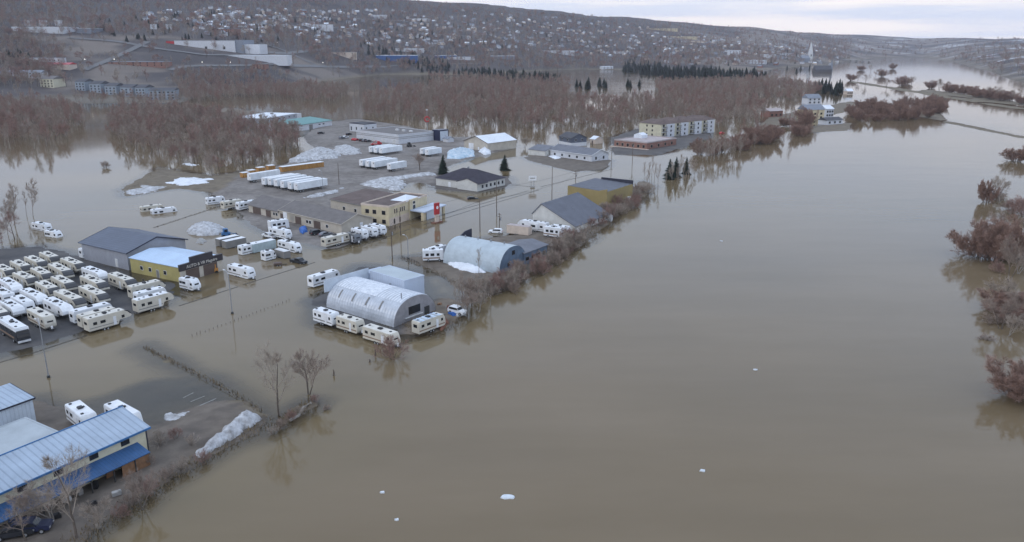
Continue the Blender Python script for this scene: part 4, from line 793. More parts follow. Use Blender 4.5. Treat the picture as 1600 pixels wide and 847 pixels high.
# ------------------------------------------------------------------ snow piles, mounds, crates, tarps
def mound(name, label, pts, hgt, m, cat, seed=0, power=.7, base=0., noise_=.25, edge=.5):
    """an irregular heap standing on an outline given in photo pixels"""
    pg = np.array([P(u, v)[:2] for u, v in pts]); c = pg.mean(0); rr = np.random.RandomState(seed); x0, y0 = pg.min(0)-1; x1, y1 = pg.max(0)+1
    n_ = 44; X, Y = np.meshgrid(np.linspace(x0, x1, n_), np.linspace(y0, y1, n_)); s = sdf(X.ravel(), Y.ravel(), pg); s = s+wob(X.ravel(), Y.ravel(), 1.1 if edge < 1 else .45, seed)*edge+(edge > 1)*wob(X.ravel(), Y.ravel(), 1.7, seed)*edge*.6
    mx = max(s.max(), .1); Z = np.where(s > 0, hgt*(np.clip(s, 0, mx)/mx)**power*(1+noise_*wob(X.ravel(), Y.ravel(), 1.9, seed+3))+.12*np.abs(wob(X.ravel(), Y.ravel(), 3.7, seed)), -.5)
    vs = [(a-c[0], b-c[1], z) for a, b, z in zip(X.ravel(), Y.ravel(), Z)]; fs = []
    for j in range(n_-1):
        for i in range(n_-1):
            q = (j*n_+i, j*n_+i+1, (j+1)*n_+i+1, (j+1)*n_+i)
            if max(Z[list(q)]) > -.4: fs.append(q)
    g = max(hz(c[0], c[1]), -.2)+base
    return tag(ob(name, MB().add(vs, fs).mesh(name, m, smooth=True), None, (c[0], c[1], g)), label, cat)
mat('boat_wrap', (.25, .42, .55), .5, .2, .5, rgb2=(.75, .78, .82))
mound('snow_pile', 'long dirty snow bank along the lot edge at the river, lower left', [(304,714),(332,692),(374,655),(390,648),(408,656),(400,665),(358,690),(320,714)], 1.9, 'dirty_snow', 'snow pile', 1)
mound('snow_pile', 'clean white snow strip along the side of the blue-white quonset', [z4(1175,205),z4(1215,188),z4(1330,205),z4(1470,265),z4(1500,290),z4(1400,295),z4(1290,270),z4(1200,230)], 1.3, 'snow', 'snow pile', 2)
mound('covered_mound', 'white covered mound of road sand behind the yellow workshop', [z3(555,205),z3(620,165),z3(720,150),z3(800,165),z3(860,195),z3(800,235),z3(680,245),z3(580,232)], 2.6, 'dirty_snow', 'mound', 3, .42, noise_=.1)
mound('snow_pile', 'broken snow heap left of the hip-roofed office', [z6(950,330),z6(1090,285),z6(1200,270),z6(1290,320),z6(1240,365),z6(1120,360),z6(1020,345)], 1.6, 'dirty_snow', 'snow pile', 4, edge=1.3)
mound('snow_pile', 'flat snow ridge running to the spruce tree', [z6(1180,275),z6(1360,250),z6(1470,235),z6(1510,260),z6(1380,275),z6(1230,295)], .8, 'dirty_snow', 'snow pile', 5, edge=1.6)
mound('snow_pile', 'big dirty snow heap at the wooded edge of the trailer yard', [z6(430,160),z6(520,110),z6(640,60),z6(740,80),z6(810,110),z6(780,135),z6(600,150),z6(480,170)], 3., 'dirty_snow', 'snow pile', 6, .5, edge=1.6)
mound('snow_pile', 'snow heap beside the cars at the dealership', [zn(1090,690),zn(1120,620),zn(1250,600),zn(1400,660),zn(1400,710),zn(1250,720)], 1.4, 'dirty_snow', 'snow pile', 7, .5, edge=1.6)
mound('snow_pile', 'small snow ridge behind the beige strip', [z6(530,430),z6(640,400),z6(800,365),z6(830,355),z6(760,395),z6(620,430)], .9, 'dirty_snow', 'snow pile', 8, edge=1.3)
mound('snow_patch', 'patchy old snow on the flooded bank left of the yard', [(262,286),(285,277),(330,280),(322,287),(285,291)], .3, 'snow', 'snow', 9, edge=2.2)
mound('snow_patch', 'thin broken ice and snow along the flood edge left of the yard', [(192,302),(225,290),(262,292),(240,300),(205,306)], .25, 'dirty_snow', 'snow', 10, edge=2.2)
mound('snow_patch', 'pale snow strip under the bare trees at the flood edge', [(270,257),(300,253),(318,258),(300,262)], .3, 'snow', 'snow', 11, edge=2.)
mound('snow_patch', 'melting snow sheet on the lot behind the long shed', [(246,656),(262,648),(285,646),(312,648),(300,655),(276,658)], .06, 'dirty_snow', 'snow', 12, edge=1.5)
mound('snow_pile', 'snow between parked boats on the shore by the long white shop', [zb(990,385),zb(1050,375),zb(1110,400),zb(1050,412)], .8, 'snow', 'snow pile', 13)
mound('rubble_heap', 'reddish scrap and brush heap beside the old caravan', [zq(480,600),zq(600,480),zq(740,520),zq(720,600),zq(600,680)], 1.0, 'rust', 'heap', 14)
mound('tarp_pile', 'blue tarpaulin heap in front of the beige strip', [zk(610,340),zk(650,280),zk(740,290),zk(740,350),zk(670,385)], 1.2, 'bluetarp', 'tarp', 15, .4)
mound('wrapped_boats', 'row of boats shrink-wrapped in white and blue near the barn', [zb(50,410),zb(60,350),zb(180,325),zb(300,345),zb(300,385),zb(160,415)], 2.4, 'boat_wrap', 'boats', 16, .4, noise_=.5)
mound('wrapped_boats', 'white wrapped boat at the corner of the white-roofed barn', [zb(345,350),zb(360,322),zb(450,325),zb(450,360),zb(400,372)], 2.2, 'snow', 'boats', 17)
mound('gravel_heap', 'dark gravel heap between mound and cargo trailers', [zi(270,520),zi(300,475),zi(380,460),zi(440,490),zi(420,540),zi(330,545)], .9, 'concrete', 'heap', 18, .5)
cr = [('crate_body', MB().box(0,0,0,3.2,2.4,2.4).mesh('crate_body','crate_orange',bevel=.04), None, (0,0,0)), ('cover', MB().box(-.05,-.05,2.4,3.25,2.45,2.55).mesh('cover','white'), None, (0,0,0))]
p0, p1 = P(*z6(385,238)), P(*z6(690,198))
for k in range(11):
    q = p0.lerp(p1, k/11); inst(cr, 'crate', 'orange crate with white cover, %s from the left in the long row' % ['','second','third','fourth','fifth','sixth','seventh','eighth','ninth','tenth'][k] if k not in (0, 10) else ('orange crate with white cover at the %s end of the long row' % ('left' if k == 0 else 'right')), 'crate', (q.x, q.y, .45), math.atan2(p1.y-p0.y, p1.x-p0.x), 'orange crates at the yard edge', ((p1-p0).length/11/3.27, 1.3, 1.))
for k, (q, lab) in enumerate([((95,280),'orange crate at the far left end of the yard'),((140,262),'orange crate with white top behind the leftmost semi-trailer'),((210,240),'orange crate between semi-trailers and the long crate row'),((285,225),'white-topped crate next to the long crate row')]):
    q = P(*z6(*q)); inst(cr, 'crate', lab, 'crate', (q.x, q.y, .45), R(45), 'orange crates at the yard edge', (1.1, 1.3, .9))
# tote bags by the yellow wall
for k, (q, lab) in enumerate([((215,510),'white tub nearest the grey building by the yellow wall'),((240,515),'white tub in the middle by the yellow wall'),((268,522),'white tub nearest the window of the yellow wall')]):
    p = P(*z3(*q)); tag(ob('tub', MB().prism([(0,0),(1.5,0),(1.7,1.),(-.2,1.)],-.6,.6).mesh('tub','white',bevel=.06), None, (p.x, p.y, -.15), R(-40)), lab, 'tub')
p = P(*z3(1235,475)); inst(cargo(2.2, 1.5, 1.1, 'brown_door', 'brown_roof'), 'cart', 'small brown utility cart left of the black pickup', 'cart', (p.x, p.y, -.3), R(20))
for k, (q, lab) in enumerate([((640,790),'upright stump of ice by the bottom edge of the river'),((0,0),'')][:0]): pass
# striped tarp on the old caravan
# clutter below the awning of the long shed
for k in range(16):
    x = -22+k*2.2+rng.uniform(-.4,.4); c = ['rust','white_dirty','stripe_grey','black','bluetarp','red'][k % 6]; w = rng.uniform(.5,1.1); hgt = rng.uniform(.5,1.5); q = at_b(x, -1.6+rng.uniform(-.6,.4), .42)
    tag(ob('stored_item', MB().prism([(-w/2,0),(w/2,0),(w*.4,hgt*.7),(w*.1,hgt),(-w*.4,hgt*.8)],-w*.4,w*.4).mesh('stored_item',c,bevel=.05), None, q, rng.uniform(0,6)), ['rusty','off-white','grey','black','blue','red'][k % 6]+' oddment stored in the shade below the blue awning', 'clutter', 'things stored below the awning')
for q, lab in (((990,475),'pale block on the muddy bank below the long shed'),((480,670),'dark barrel on the muddy bank by a tree'),((785,565),'dark tub on the muddy bank below the long shed')):
    p = P(*zl(*q)); tag(ob('dumped_block', MB().box(-.6,-.35,0,.6,.35,.6).box(.2,-.3,.603,.5,.1,.75).mesh('dumped_block','concrete' if q[0] > 900 else 'black',bevel=.05), None, (p.x,p.y,max(0,hz(p.x,p.y))), .6), lab, 'debris')
# floating ice
for k, ((u, v), s, lab) in enumerate([((793,777),1.3,'largest ice floe drifting at the bottom of the river'),((1098,736),.7,'small ice floe on the open river lower right'),((1180,578),.6,'small ice floe in the middle of the open river'),((598,770),.5,'small ice floe left of the largest one'),((1127,377),.7,'small ice floe far up the river'),((620,813),.4,'tiny ice piece at the bottom of the river')]):
    p = P(u, v); rr = random.Random(k); s *= .75; ring = [(math.cos(a)*s*rr.uniform(.6,1.2), math.sin(a)*s*rr.uniform(.4,.8)) for a in [i*2*math.pi/9 for i in range(9)]]
    vs = [(x,y,-.1) for x,y in ring]+[(x*.85,y*.85,.14+rr.uniform(0,.12)) for x,y in ring]; tag(ob('ice_floe', MB().add(vs, [tuple(range(8,-1,-1)), tuple(range(9,18))]+[(i,(i+1)%9,(i+1)%9+9,i+9) for i in range(9)]).mesh('ice_floe','ice'), None, p), lab, 'ice floe')
# posts and stumps in the water
for u, v, h_, lab in ((521,587,1.2,'dark stump standing in the river right of the forked tree'),(586,556,1.4,'leaning dark post near the shrub below the caravans'),(577,566,.6,'short stub in the water below the caravans'),(41,288,.8,'stub poking from the flood at left')):
    p = P(u, v); tag(ob('stump', MB().tube((0,0,-.5),(.12,.05,h_*.6),.2,.17).tube((.12,.05,h_*.6),(.0,.1,h_),.17,.09).mesh('stump','bark'), None, p), lab, 'stump')

# ------------------------------------------------------------------ poles, lamps, signs, fences, kerbs
def upole(base, hgt, label, arm=True, ang=52., lean=0.):
    p = P(*base); t = thing('utility_pole', label, 'pole', (p.x, p.y, 0), R(ang)); ob('shaft', MB().tube((0,0,-.8),(lean*hgt,0,hgt),.16,.1,8).mesh('shaft','wood_pole'), t)
    if arm:
        for dz in (.5, 1.3): ob('crossarm', MB().box(lean*hgt-.06,-1.2,hgt-dz-.07,lean*hgt+.06,1.2,hgt-dz+.07).mesh('crossarm','wood_pole'), t)
        ob('transformer', MB().tube((lean*hgt+.35,0,hgt-2.6),(lean*hgt+.35,0,hgt-1.7),.25,n=10).mesh('transformer','lamp_metal'), t)
    return t
def lamp(base, hgt, label, ang):
    p = P(*base); t = thing('street_lamp', label, 'street lamp', (p.x, p.y, 0), R(ang)); ob('shaft', MB().tube((0,0,-.8),(0,0,hgt*.86),.12,.08,8).mesh('shaft','lamp_metal'), t); ob('footing', MB().tube((0,0,-.5),(0,0,.4),.3,.3,8).mesh('footing','frame_dark'), t)
    m = MB(); q = [(0,0,hgt*.86),(.15,0,hgt*.93),(.6,0,hgt*.98),(1.3,0,hgt)]
    for a, b_ in zip(q, q[1:]): m.tube(a, b_, .07, n=6)
    a_ = ob('arm', m.mesh('arm','lamp_metal'), t); ob('lamp_head', MB().box(1.25,-.16,hgt-.08,2.0,.16,hgt+.1).mesh('lamp_head','white_dirty',bevel=.03), a_)
lamp((76,590), 11.2, 'street lamp on the flooded road at lower left', 140); lamp((363,490), 10.2, 'street lamp on the flooded road in front of the workshop', 142)
lamp((638,405), 7., 'thin street lamp by the left end of the blue-white quonset', 140); lamp((505,300), 9., 'yard lamp behind the beige strip', 140)
upole((613,404), 9.5, 'wooden pole in the flooded road between the two quonsets', ang=50); upole((626,368), 8., 'wooden pole at the road edge in front of the cream office', False); upole((750,362), 11., 'tall pole behind the blue-white quonset', False)
upole((780,358), 5.5, 'short leaning pole with crossarm behind the white car', True, 30, .03); upole((776,338), 13., 'tall pole right behind the short crossarm pole', False); upole((862,332), 17., 'tall dark pole behind the white shed ridge', False)
upole((899,300), 9., 'pole with two boxes on the flooded road near the ochre warehouse'); upole((955,262), 10., 'pole on the far stretch of the flooded road near the restaurant'); upole((988,252), 10., 'pole in front of the brick restaurant'); upole((954,212), 11., 'pole at the forest edge left of the restaurant', False); upole((745,198), 10., 'pole at the forest edge behind the barn', False); upole((530,290), 10., 'bare pole in the trailer yard', False); upole((668,205), 13., 'mast behind the dealership entrance', False)
# red pylon sign with white emblem
p = P(683,348); t = thing('pylon_sign', 'red pylon sign with white emblem in the flood by the cream office', 'sign', (p.x,p.y,0), R(50)); ob('pillar', MB().box(-.9,-.25,-.6,.9,.25,3.0).mesh('pillar','pinkcream'), t); ob('panel', MB().box(-1.1,-.3,3.0,1.1,.3,7.0).mesh('panel','red'), t); ob('emblem', MB().tube((0,-.34,5.4),(0,.34,5.4),.6,n=6).mesh('emblem','white'), t); ob('base', MB().box(-2.,-.9,-.5,2.,.9,.35).mesh('base','rust'), t)
p = P(832,293); t = thing('billboard_sign', 'white roadside sign on two dark posts in the middle of the flood', 'sign', (p.x,p.y,0), R(5)); ob('panel', MB().box(-1.7,-.2,3.0,1.7,.2,5.0).mesh('panel','white',bevel=.05), t); ob('lettering', MB().box(-1.1,-.23,3.9,1.1,-.19,4.25).mesh('lettering','stripe_grey'), t)
for s in (-.6, .6): ob('post', MB().box(s-.1,-.1,-.6,s+.1,.1,3.0).mesh('post','lamp_metal'), t)
ob('planter', MB().box(-.9,-.7,-.5,.9,.7,.7).mesh('planter','concrete'), t)
p = P(*zd(1300,330)); t = thing('round_sign', 'red ring sign on a mast at the dealership entrance', 'sign', (p.x,p.y,0), R(10)); m = MB()
for k in range(10): a, b_ = k*.56-.0, (k+1)*.56; m.tube((math.cos(a)*1.6,0,12.+math.sin(a)*1.6),(math.cos(b_)*1.6,0,12.+math.sin(b_)*1.6),.45,n=6)
ob('ring', m.mesh('ring','red'), t); ob('mast', MB().tube((0,0,-.2),(0,0,10.6),.15).mesh('mast','lamp_metal'), t); ob('lamp_cluster', MB().tube((0,0,13.9),(0,0,18.),.08).box(-.6,-.3,17.8,.6,.3,18.4).mesh('lamp_cluster','white_dirty'), t)
# post fence across the flooded field, brushy fence down to the bank
def fence(name, label, a, b_, npost, hgt, r, m, rail=None, rr=random.Random(5)):
    p0, p1 = P(*a), P(*b_); d = p1-p0; t = thing(name, label, 'fence', p0); 
    po = MB().tube((0,0,-.5),(0,0,hgt),r,n=5).mesh('post', m)
    for k in range(npost): q = d*(k/(npost-1)); o = ob('post', po, t, (q.x+rr.uniform(-.1,.1), q.y+rr.uniform(-.1,.1), rr.uniform(-.25,.15)))
    if rail: ob('rail', MB().tube((0,0,rail),(d.x,d.y,rail),.035,n=4).mesh('rail', m), t)
fence('post_fence', 'broken line of thin posts standing in the flooded field', (300,526), (452,470), 26, .5, .05, 'wood_pole'); fence('wire_fence', 'old fence with one rail running down the bank to the river', (230,545), (408,642), 17, .75, .05, 'bark', .35); fence('road_fence', 'low dark fence at the corner of the blue-white quonset lot', (629,403), (655,413), 8, .7, .08, 'frame_dark', .6)
def kerb(label, a, b_, w=.22, h_=.05):
    p0, p1 = P(*a), P(*b_); d = p1-p0; o = ob('kerb', MB().box(0,-w/2,-.5,d.length,w/2,h_).mesh('kerb','mud_kerb'), None, p0, math.atan2(d.y,d.x)); o['kind'] = 'structure'
mat('mud_kerb', (.07,.065,.06), .8, .3, .5)
for a, b_ in (((-40,578),(60,549)),((62,548),(136,524)),((280,478),(330,462)),((338,459),(372,448)),((380,445),(492,410)),((560,386),(640,358)),((660,352),(735,329)),((737,328),(842,297)),((690,336),(826,298)),((800,289),(832,292)),((845,292),(958,264)),((240,356),(345,322)),((668,292),(700,296))): kerb('', a, b_)
# faded parking lines on the drowned lot behind the long shed
for a, b_ in (((286,622),(302,614)),((298,628),(320,619)),((312,634),(338,623))):
    p0, p1 = P(*a), P(*b_); d = p1-p0; o = ob('parking_line', MB().box(0,-.08,0,d.length,.08,.02).mesh('parking_line','marking'), None, (p0.x,p0.y,max(.02,hz(p0.x,p0.y)+.01)), math.atan2(d.y,d.x)); o['kind'] = 'structure'

for lab, q, dx in (('overhead wire strung along the flooded road, nearer the river', [((613,404),9.2),((750,362),10.8),((862,332),10.5),((899,300),8.6),((955,262),9.6),((988,252),9.6)], .9), ('overhead wire strung along the flooded road, further from the river', [((613,404),9.2),((626,368),7.8),((776,338),10.5),((899,300),8.6),((955,262),9.6)], -.9)):
    m = MB(); c0 = P(*q[0][0])
    for (a, ha), (b_, hb) in zip(q, q[1:]):
        pa, pb = P(*a)+Vector((dx,0,ha)), P(*b_)+Vector((dx,0,hb)); pr_ = pa
        for k in range(1, 9): t_ = k/8; nx_ = pa.lerp(pb, t_)-Vector((0,0,4*t_*(1-t_)*.9)); m.tube(pr_-c0, nx_-c0, .035, n=4, caps=False); pr_ = nx_
    tag(ob('overhead_wire', m.mesh('overhead_wire','black'), None, c0), lab, 'wire')

# ------------------------------------------------------------------ trees
class TB:
    """branches as tapered tubes, twigs as slivers"""
    def __init__(s, seed): s.r = random.Random(seed); s.trunk = MB(); s.crown = MB()
    def rv(s, k): return Vector((s.r.uniform(-k,k), s.r.uniform(-k,k), s.r.uniform(-k,k)))
    def twig(s, p, d, ln, w):
        a = d.cross(s.rv(1)+Vector((.01,0,0))); a = a.normalized()*w if a.length > 1e-6 else Vector((w,0,0))
        s.crown.add([p-a, p+a, p+d*ln], [(0,1,2)])
    def branch(s, p, d, ln, r, lev, maxlev, cfg):
        seg = cfg['seg'][lev] if lev < len(cfg['seg']) else 2; mb = s.trunk if lev == 0 else s.crown; sides = (7,4,3,3)[min(lev,3)]
        pts = [(p.copy(), r)]; dd = d.normalized()
        for i in range(seg):
            dd = (dd+s.rv(cfg['wig'])+Vector((0,0,cfg['up']*(0 if lev == 0 else 1)))).normalized(); p2 = pts[-1][0]+dd*(ln/seg); r2 = r*(1-.78*(i+1)/seg)
            mb.tube(pts[-1][0], p2, pts[-1][1], max(r2, cfg['rmin']), sides, caps=False); pts.append((p2, max(r2, cfg['rmin'])))
        def along(t): f = t*seg; i = min(int(f), seg-1); g = f-i; return pts[i][0].lerp(pts[i+1][0], g), pts[i][1]*(1-g)+pts[i+1][1]*g, (pts[i+1][0]-pts[i][0]).normalized()
        if lev < maxlev:
            for k in range(cfg['n'][lev]):
                t = cfg['t0'][lev]+(1-cfg['t0'][lev])*(k+s.r.random())/cfg['n'][lev]; q, rr, dr = along(min(t,.999))
                az = s.r.uniform(0, 6.283); o = dr.orthogonal().normalized(); o = (Matrix.Rotation(az, 3, dr) @ o); a = R(cfg['ang'][lev]*s.r.uniform(.7,1.25)); nd = dr*math.cos(a)+o*math.sin(a)
                s.branch(q, nd, ln*cfg['len'][lev]*(1.15-.65*(t-cfg['t0'][lev])/(1-cfg['t0'][lev]+1e-6))*s.r.uniform(.75,1.2), rr*.62, lev+1, maxlev, cfg)
        nt = cfg['tw'][min(lev, len(cfg['tw'])-1)]
        for k in range(nt):
            q, rr, dr = along(s.r.uniform(.15 if lev else .5, .999)); nd = (dr+s.rv(.9)+Vector((0,0,.25))).normalized(); s.twig(q, nd, s.r.uniform(.5,1.)*cfg['tl'], cfg['tww'])
def tree_parts(seed, h_, kind, tm, bm_):
    t = TB(seed)
    if kind == 'broad': cfg = dict(seg=[7,5,4,3], wig=.16, up=.07, rmin=.018, n=[9,6,5], t0=[.3,.25,.2], ang=[42,40,42], len=[.55,.5,.5], tw=[4,8,9,9], tl=1.1, tww=.014); t.branch(Vector((0,0,-.8)), Vector((.03,.02,1)), h_*.8, h_*.018, 0, 3, cfg)
    elif kind == 'fork':
        cfg = dict(seg=[5,5,4,3], wig=.2, up=.09, rmin=.018, n=[7,6,4], t0=[.35,.2,.2], ang=[38,42,42], len=[.6,.5,.5], tw=[3,8,8,8], tl=1., tww=.014)
        for a in (-.28, .22, .05): t.branch(Vector((a*.4,0,-.6)), Vector((a, a*.5, 1)), h_*.72, h_*.014, 0, 3, cfg)
    elif kind == 'wood': cfg = dict(seg=[6,3,2], wig=.07, up=.16, rmin=.028, n=[15,4], t0=[.3,.2], ang=[40,38], len=[.30,.5], tw=[18,9,9], tl=1.3, tww=.035); t.branch(Vector((0,0,-.8)), Vector((.02,.01,1)), h_, h_*.011, 0, 2, cfg)
    elif kind == 'slim': cfg = dict(seg=[6,3,2], wig=.06, up=.2, rmin=.024, n=[12,3], t0=[.35,.2], ang=[30,34], len=[.22,.5], tw=[10,6,6], tl=1.0, tww=.026); t.branch(Vector((0,0,-.8)), Vector((.02,.01,1)), h_, h_*.012, 0, 2, cfg)
    elif kind == 'bush':
        cfg = dict(seg=[5,4,3,2], wig=.13, up=.05, rmin=.022, n=[11,6,3], t0=[.1,.15,.15], ang=[30,36,40], len=[.4,.45,.5], tw=[12,10,9,9], tl=1.15, tww=.015)
        for k in range(17): a = k*.4+t.r.random(); sp = t.r.uniform(.1,1.05); t.branch(Vector((math.cos(a)*.8,math.sin(a)*.8,-.6)), Vector((math.cos(a)*sp,math.sin(a)*sp,1)), h_*t.r.uniform(.7,.95), h_*.009, 0, 3, cfg)
    else:
        cfg = dict(seg=[4,3,2], wig=.17, up=.06, rmin=.013, n=[7,4], t0=[.2,.2], ang=[40,42], len=[.5,.5], tw=[16,12,11], tl=.95, tww=.014)
        for k in range(9): a = k*.7+t.r.random(); sp = t.r.uniform(.15,.75); t.branch(Vector((math.cos(a)*.3,math.sin(a)*.3,-.4)), Vector((math.cos(a)*sp,math.sin(a)*sp,1)), h_*t.r.uniform(.65,.95), h_*.012, 0, 2, cfg)
    return [('trunk', t.trunk.mesh('trunk', bm_, fix=False), None, (0,0,0)), ('crown', t.crown.mesh('crown', tm, fix=False), None, (0,0,0))]
def spruce_parts(seed, h_, w):
    rr = random.Random(seed); c = MB(); tr = MB().tube((0,0,-.5),(0,0,h_*.97),h_*.018,.02,6)
    n_ = int(h_*7)
    for i in range(n_):
        z = h_*(.06+.93*i/n_); rad = w*(1-(z/h_)**1.15)*rr.uniform(.7,1.1)+.12
        for k in range(int(7+7*rad/w)):
            a = rr.uniform(0,6.283); ln = rad*rr.uniform(.6,1.1); d = Vector((math.cos(a),math.sin(a),-.28)); s_ = Vector((-math.sin(a),math.cos(a),0))*max(.1,.2*ln); p0 = Vector((0,0,z)); p1 = p0+d*ln
            c.add([p0-s_*.3, p0+d*ln*.55-s_+Vector((0,0,.06)), p1, p0+d*ln*.55+s_-Vector((0,0,.1)), p0+s_*.3], [(0,1,2),(0,2,3,4)])
    return [('trunk', tr.mesh('trunk','bark'), None, (0,0,0)), ('crown', c.mesh('crown','needle',fix=False), None, (0,0,0))]
TBIG = [tree_parts(11,13,'broad','twig_grey','bark'), tree_parts(12,11,'broad','twig','bark')]; TFORK = [tree_parts(21,11,'fork','twig','bark'), tree_parts(22,9,'fork','twig_grey','bark_pale')]
TWOOD = [tree_parts(31,12,'wood','twig','bark_pale'), tree_parts(32,13,'wood','twig_red','bark'), tree_parts(33,11,'wood','twig_grey','bark_pale'), tree_parts(34,12.5,'wood','twig','bark'), tree_parts(35,11,'broad','twig_red','bark')]
TSLIM = [tree_parts(41,10,'slim','twig_grey','bark_pale'), tree_parts(42,11,'slim','twig','bark_pale')]; SHR = [tree_parts(51,5,'shrub','twig_red','bark'), tree_parts(52,4.2,'shrub','twig','bark'), tree_parts(53,6,'shrub','twig_grey','bark')]
BUSH = [tree_parts(71,13,'bush','twig_bush','bark'), tree_parts(72,10,'bush','twig_bush','bark')]
SPR = [spruce_parts(61,9,3.1), spruce_parts(62,10,2.9), spruce_parts(63,8,2.6)]
def tree(proto, px, label, s=1., name='bare_tree', cat='tree', grp=None, sw=None, rr=random.Random(9), pos=None):
    p = P(*px) if pos is None else Vector(pos); g = max(hz(p.x, p.y), -.4) if pos is None else p.z; w = s if sw is None else sw
    return inst(proto, name, label, cat, (p.x, p.y, g), rr.uniform(0, 6.28), grp, (w, w, s))
# the ones that stand alone
tree(TBIG[0], (436,650), 'tall bare tree with fine spreading twigs in the river shallows, left of the forked one', 1.02, sw=.85); tree(TFORK[0], (482,616), 'bare forked tree with dark trunk standing in the water, right of a taller pale one', .85)
tree(TBIG[0], (120,842), 'tallest bare tree in front of the long shed awning', .98, sw=.8); tree(TFORK[1], (84,818), 'pale many-branched tree left of the tallest one by the long shed', .75, sw=1.); tree(TFORK[1], (155,826), 'small bare tree on the muddy bank right of the tallest one', .6, sw=.55); tree(TFORK[0], (222,796), 'small bare tree with dark roots at the waterline below the plywood screen', .6, sw=.5); tree(TBIG[1], (40,850), 'bare tree crown at the bottom left corner', .6)
for k, (u, v, s) in enumerate([(232,772,.5),(262,748,.45),(285,735,.4),(318,722,.4),(205,790,.45),(250,700,.45),(275,690,.4),(232,730,.4),(300,700,.35),(190,808,.4)]): tree(SHR[k % 3], (u, v), ['low reddish','low brown','pale grey'][k % 3]+' brush on the muddy bank below the long shed', s, 'shrub', 'shrub', 'brush on the bank below the long shed')
for k, (u, v, s) in enumerate([(455,656,.35),(440,668,.4),(468,648,.3),(492,628,.3),(510,640,.25),(428,678,.3)]): tree(SHR[k % 3], (u, v), 'low twiggy brush at the foot of the two river trees', s, 'shrub', 'shrub', 'brush at the river trees')
p0, p1 = P(452,660), P(487,630); m = MB(); q = [p0.lerp(p1, k/6)+Vector((math.sin(k)*.3, math.cos(k*1.7)*.3, .15+.12*math.sin(k*2))) for k in range(7)]; c0 = q[0].copy()
for a, b_ in zip(q, q[1:]): m.tube(a-c0, b_-c0, .28, .24, 7)
tag(ob('driftwood', m.mesh('driftwood','bark_pale'), None, c0), 'fallen log lying in the water between the two river trees', 'log')
tree(SHR[0], (612,560), 'reddish shrub in the water in front of the right caravan', 1.05, 'shrub', 'shrub'); tree(SHR[1], (165,262), 'lone round bush in the open flood at left', .9, 'shrub', 'shrub')
for k, (u, v, s) in enumerate([(712,486,1.),(724,482,1.1),(737,478,1.),(748,488,.9),(756,472,1.),(766,480,.8),(730,496,.9),(745,465,1.),(718,470,.8)]): tree((TSLIM+TFORK)[k % 4], (u, v), 'bare grey tree in the clump between the two quonsets at the riverbank', s*.72, grp='tree clump at the riverbank')
tree(TSLIM[0], (748,436), 'thin bare sapling in front of the blue-white quonset wall', .8)
rr = random.Random(77); BANK = [(755,468),(790,455),(830,432),(862,412),(885,395),(915,378),(942,355),(965,335),(990,318),(1012,300)]
for k in range(64):
    f = rr.random()*(len(BANK)-1); i = int(f); g = f-i; u = BANK[i][0]*(1-g)+BANK[i+1][0]*g+rr.uniform(-14,10); v = BANK[i][1]*(1-g)+BANK[i+1][1]*g+rr.uniform(-12,5)
    tree(SHR[k % 3], (u, v), ['reddish','brown','pale grey'][k % 3]+' bare brush along the riverbank below the sheds', rr.uniform(.45,1.), 'shrub', 'shrub', 'brush along the riverbank')
for k, (u, v, s) in enumerate([(870,402,.8),(905,385,.7),(812,438,.75),(845,425,.7),(958,342,.7)]): tree(TFORK[k % 2], (u, v), 'bare tree rising from the riverbank brush', s*.8, grp='trees in the riverbank brush')
tree(SPR[0], (693,272), 'dark spruce left of the hip-roofed office', 1.05, 'spruce_tree', sw=1.3); tree(SPR[1], (789,266), 'dark spruce standing alone in the flood behind the hip-roofed office', .82, 'spruce_tree', sw=1.35)
tree(TFORK[0], (656,268), 'reddish bare tree in the gravel yard by the box trailers', .85); tree(TFORK[1], (820,230), 'bare tree between the barn and the small white shed', .8)
for k, (u, v, s) in enumerate([(1046,280,1.),(1056,276,.9),(1072,272,1.)]): tree(SPR[k % 3], (u, v), 'dark spruce in the riverside clump below the restaurant, %s' % ('left','middle','right')[k], s*1.1, 'spruce_tree', sw=1.25)
for k, (u, v, s) in enumerate([(1050,284,.8),(1060,282,.85),(1068,280,.8),(1080,276,.7),(1040,288,.6),(1058,288,.7),(1064,276,.9),(1075,282,.75),(1046,278,.8),(1086,270,.6),(1070,288,.6)]): tree((TWOOD[2:3]+TSLIM)[k % 3], (u, v), 'bare tree growing among the riverside spruces', s, grp='bare trees among the riverside spruces')
for k, (u, v) in enumerate([(1010,298),(1015,290),(1022,285),(1018,275),(1006,285),(1028,292)]): tree(TSLIM[k % 2], (u, v), 'slim dead tree in the water right of the ochre warehouse', .9, grp='slim trees by the ochre warehouse')
for k in range(16): u = 1098+k*3.9+rr.uniform(-1.5,1.5); tree((TSLIM+TWOOD[2:3])[k % 3], (u, 252-k*.5+rr.uniform(-3,4)), 'pale birch in the row at the flooded bank beyond the spruces', rr.uniform(.85,1.1), 'birch_tree', grp='birches on the flooded bank')
for k in range(26): u = 1150+rr.random()*130; v = 232-(u-1150)*.2+rr.uniform(-22,2); tree((BUSH+TWOOD)[rr.choice((0,1,1,3))], (u, v), 'broad bare willow on the flooded bank beyond the birches', rr.uniform(.65,1.), 'willow_tree', grp='willows on the flooded bank', sw=rr.uniform(.65,1.))
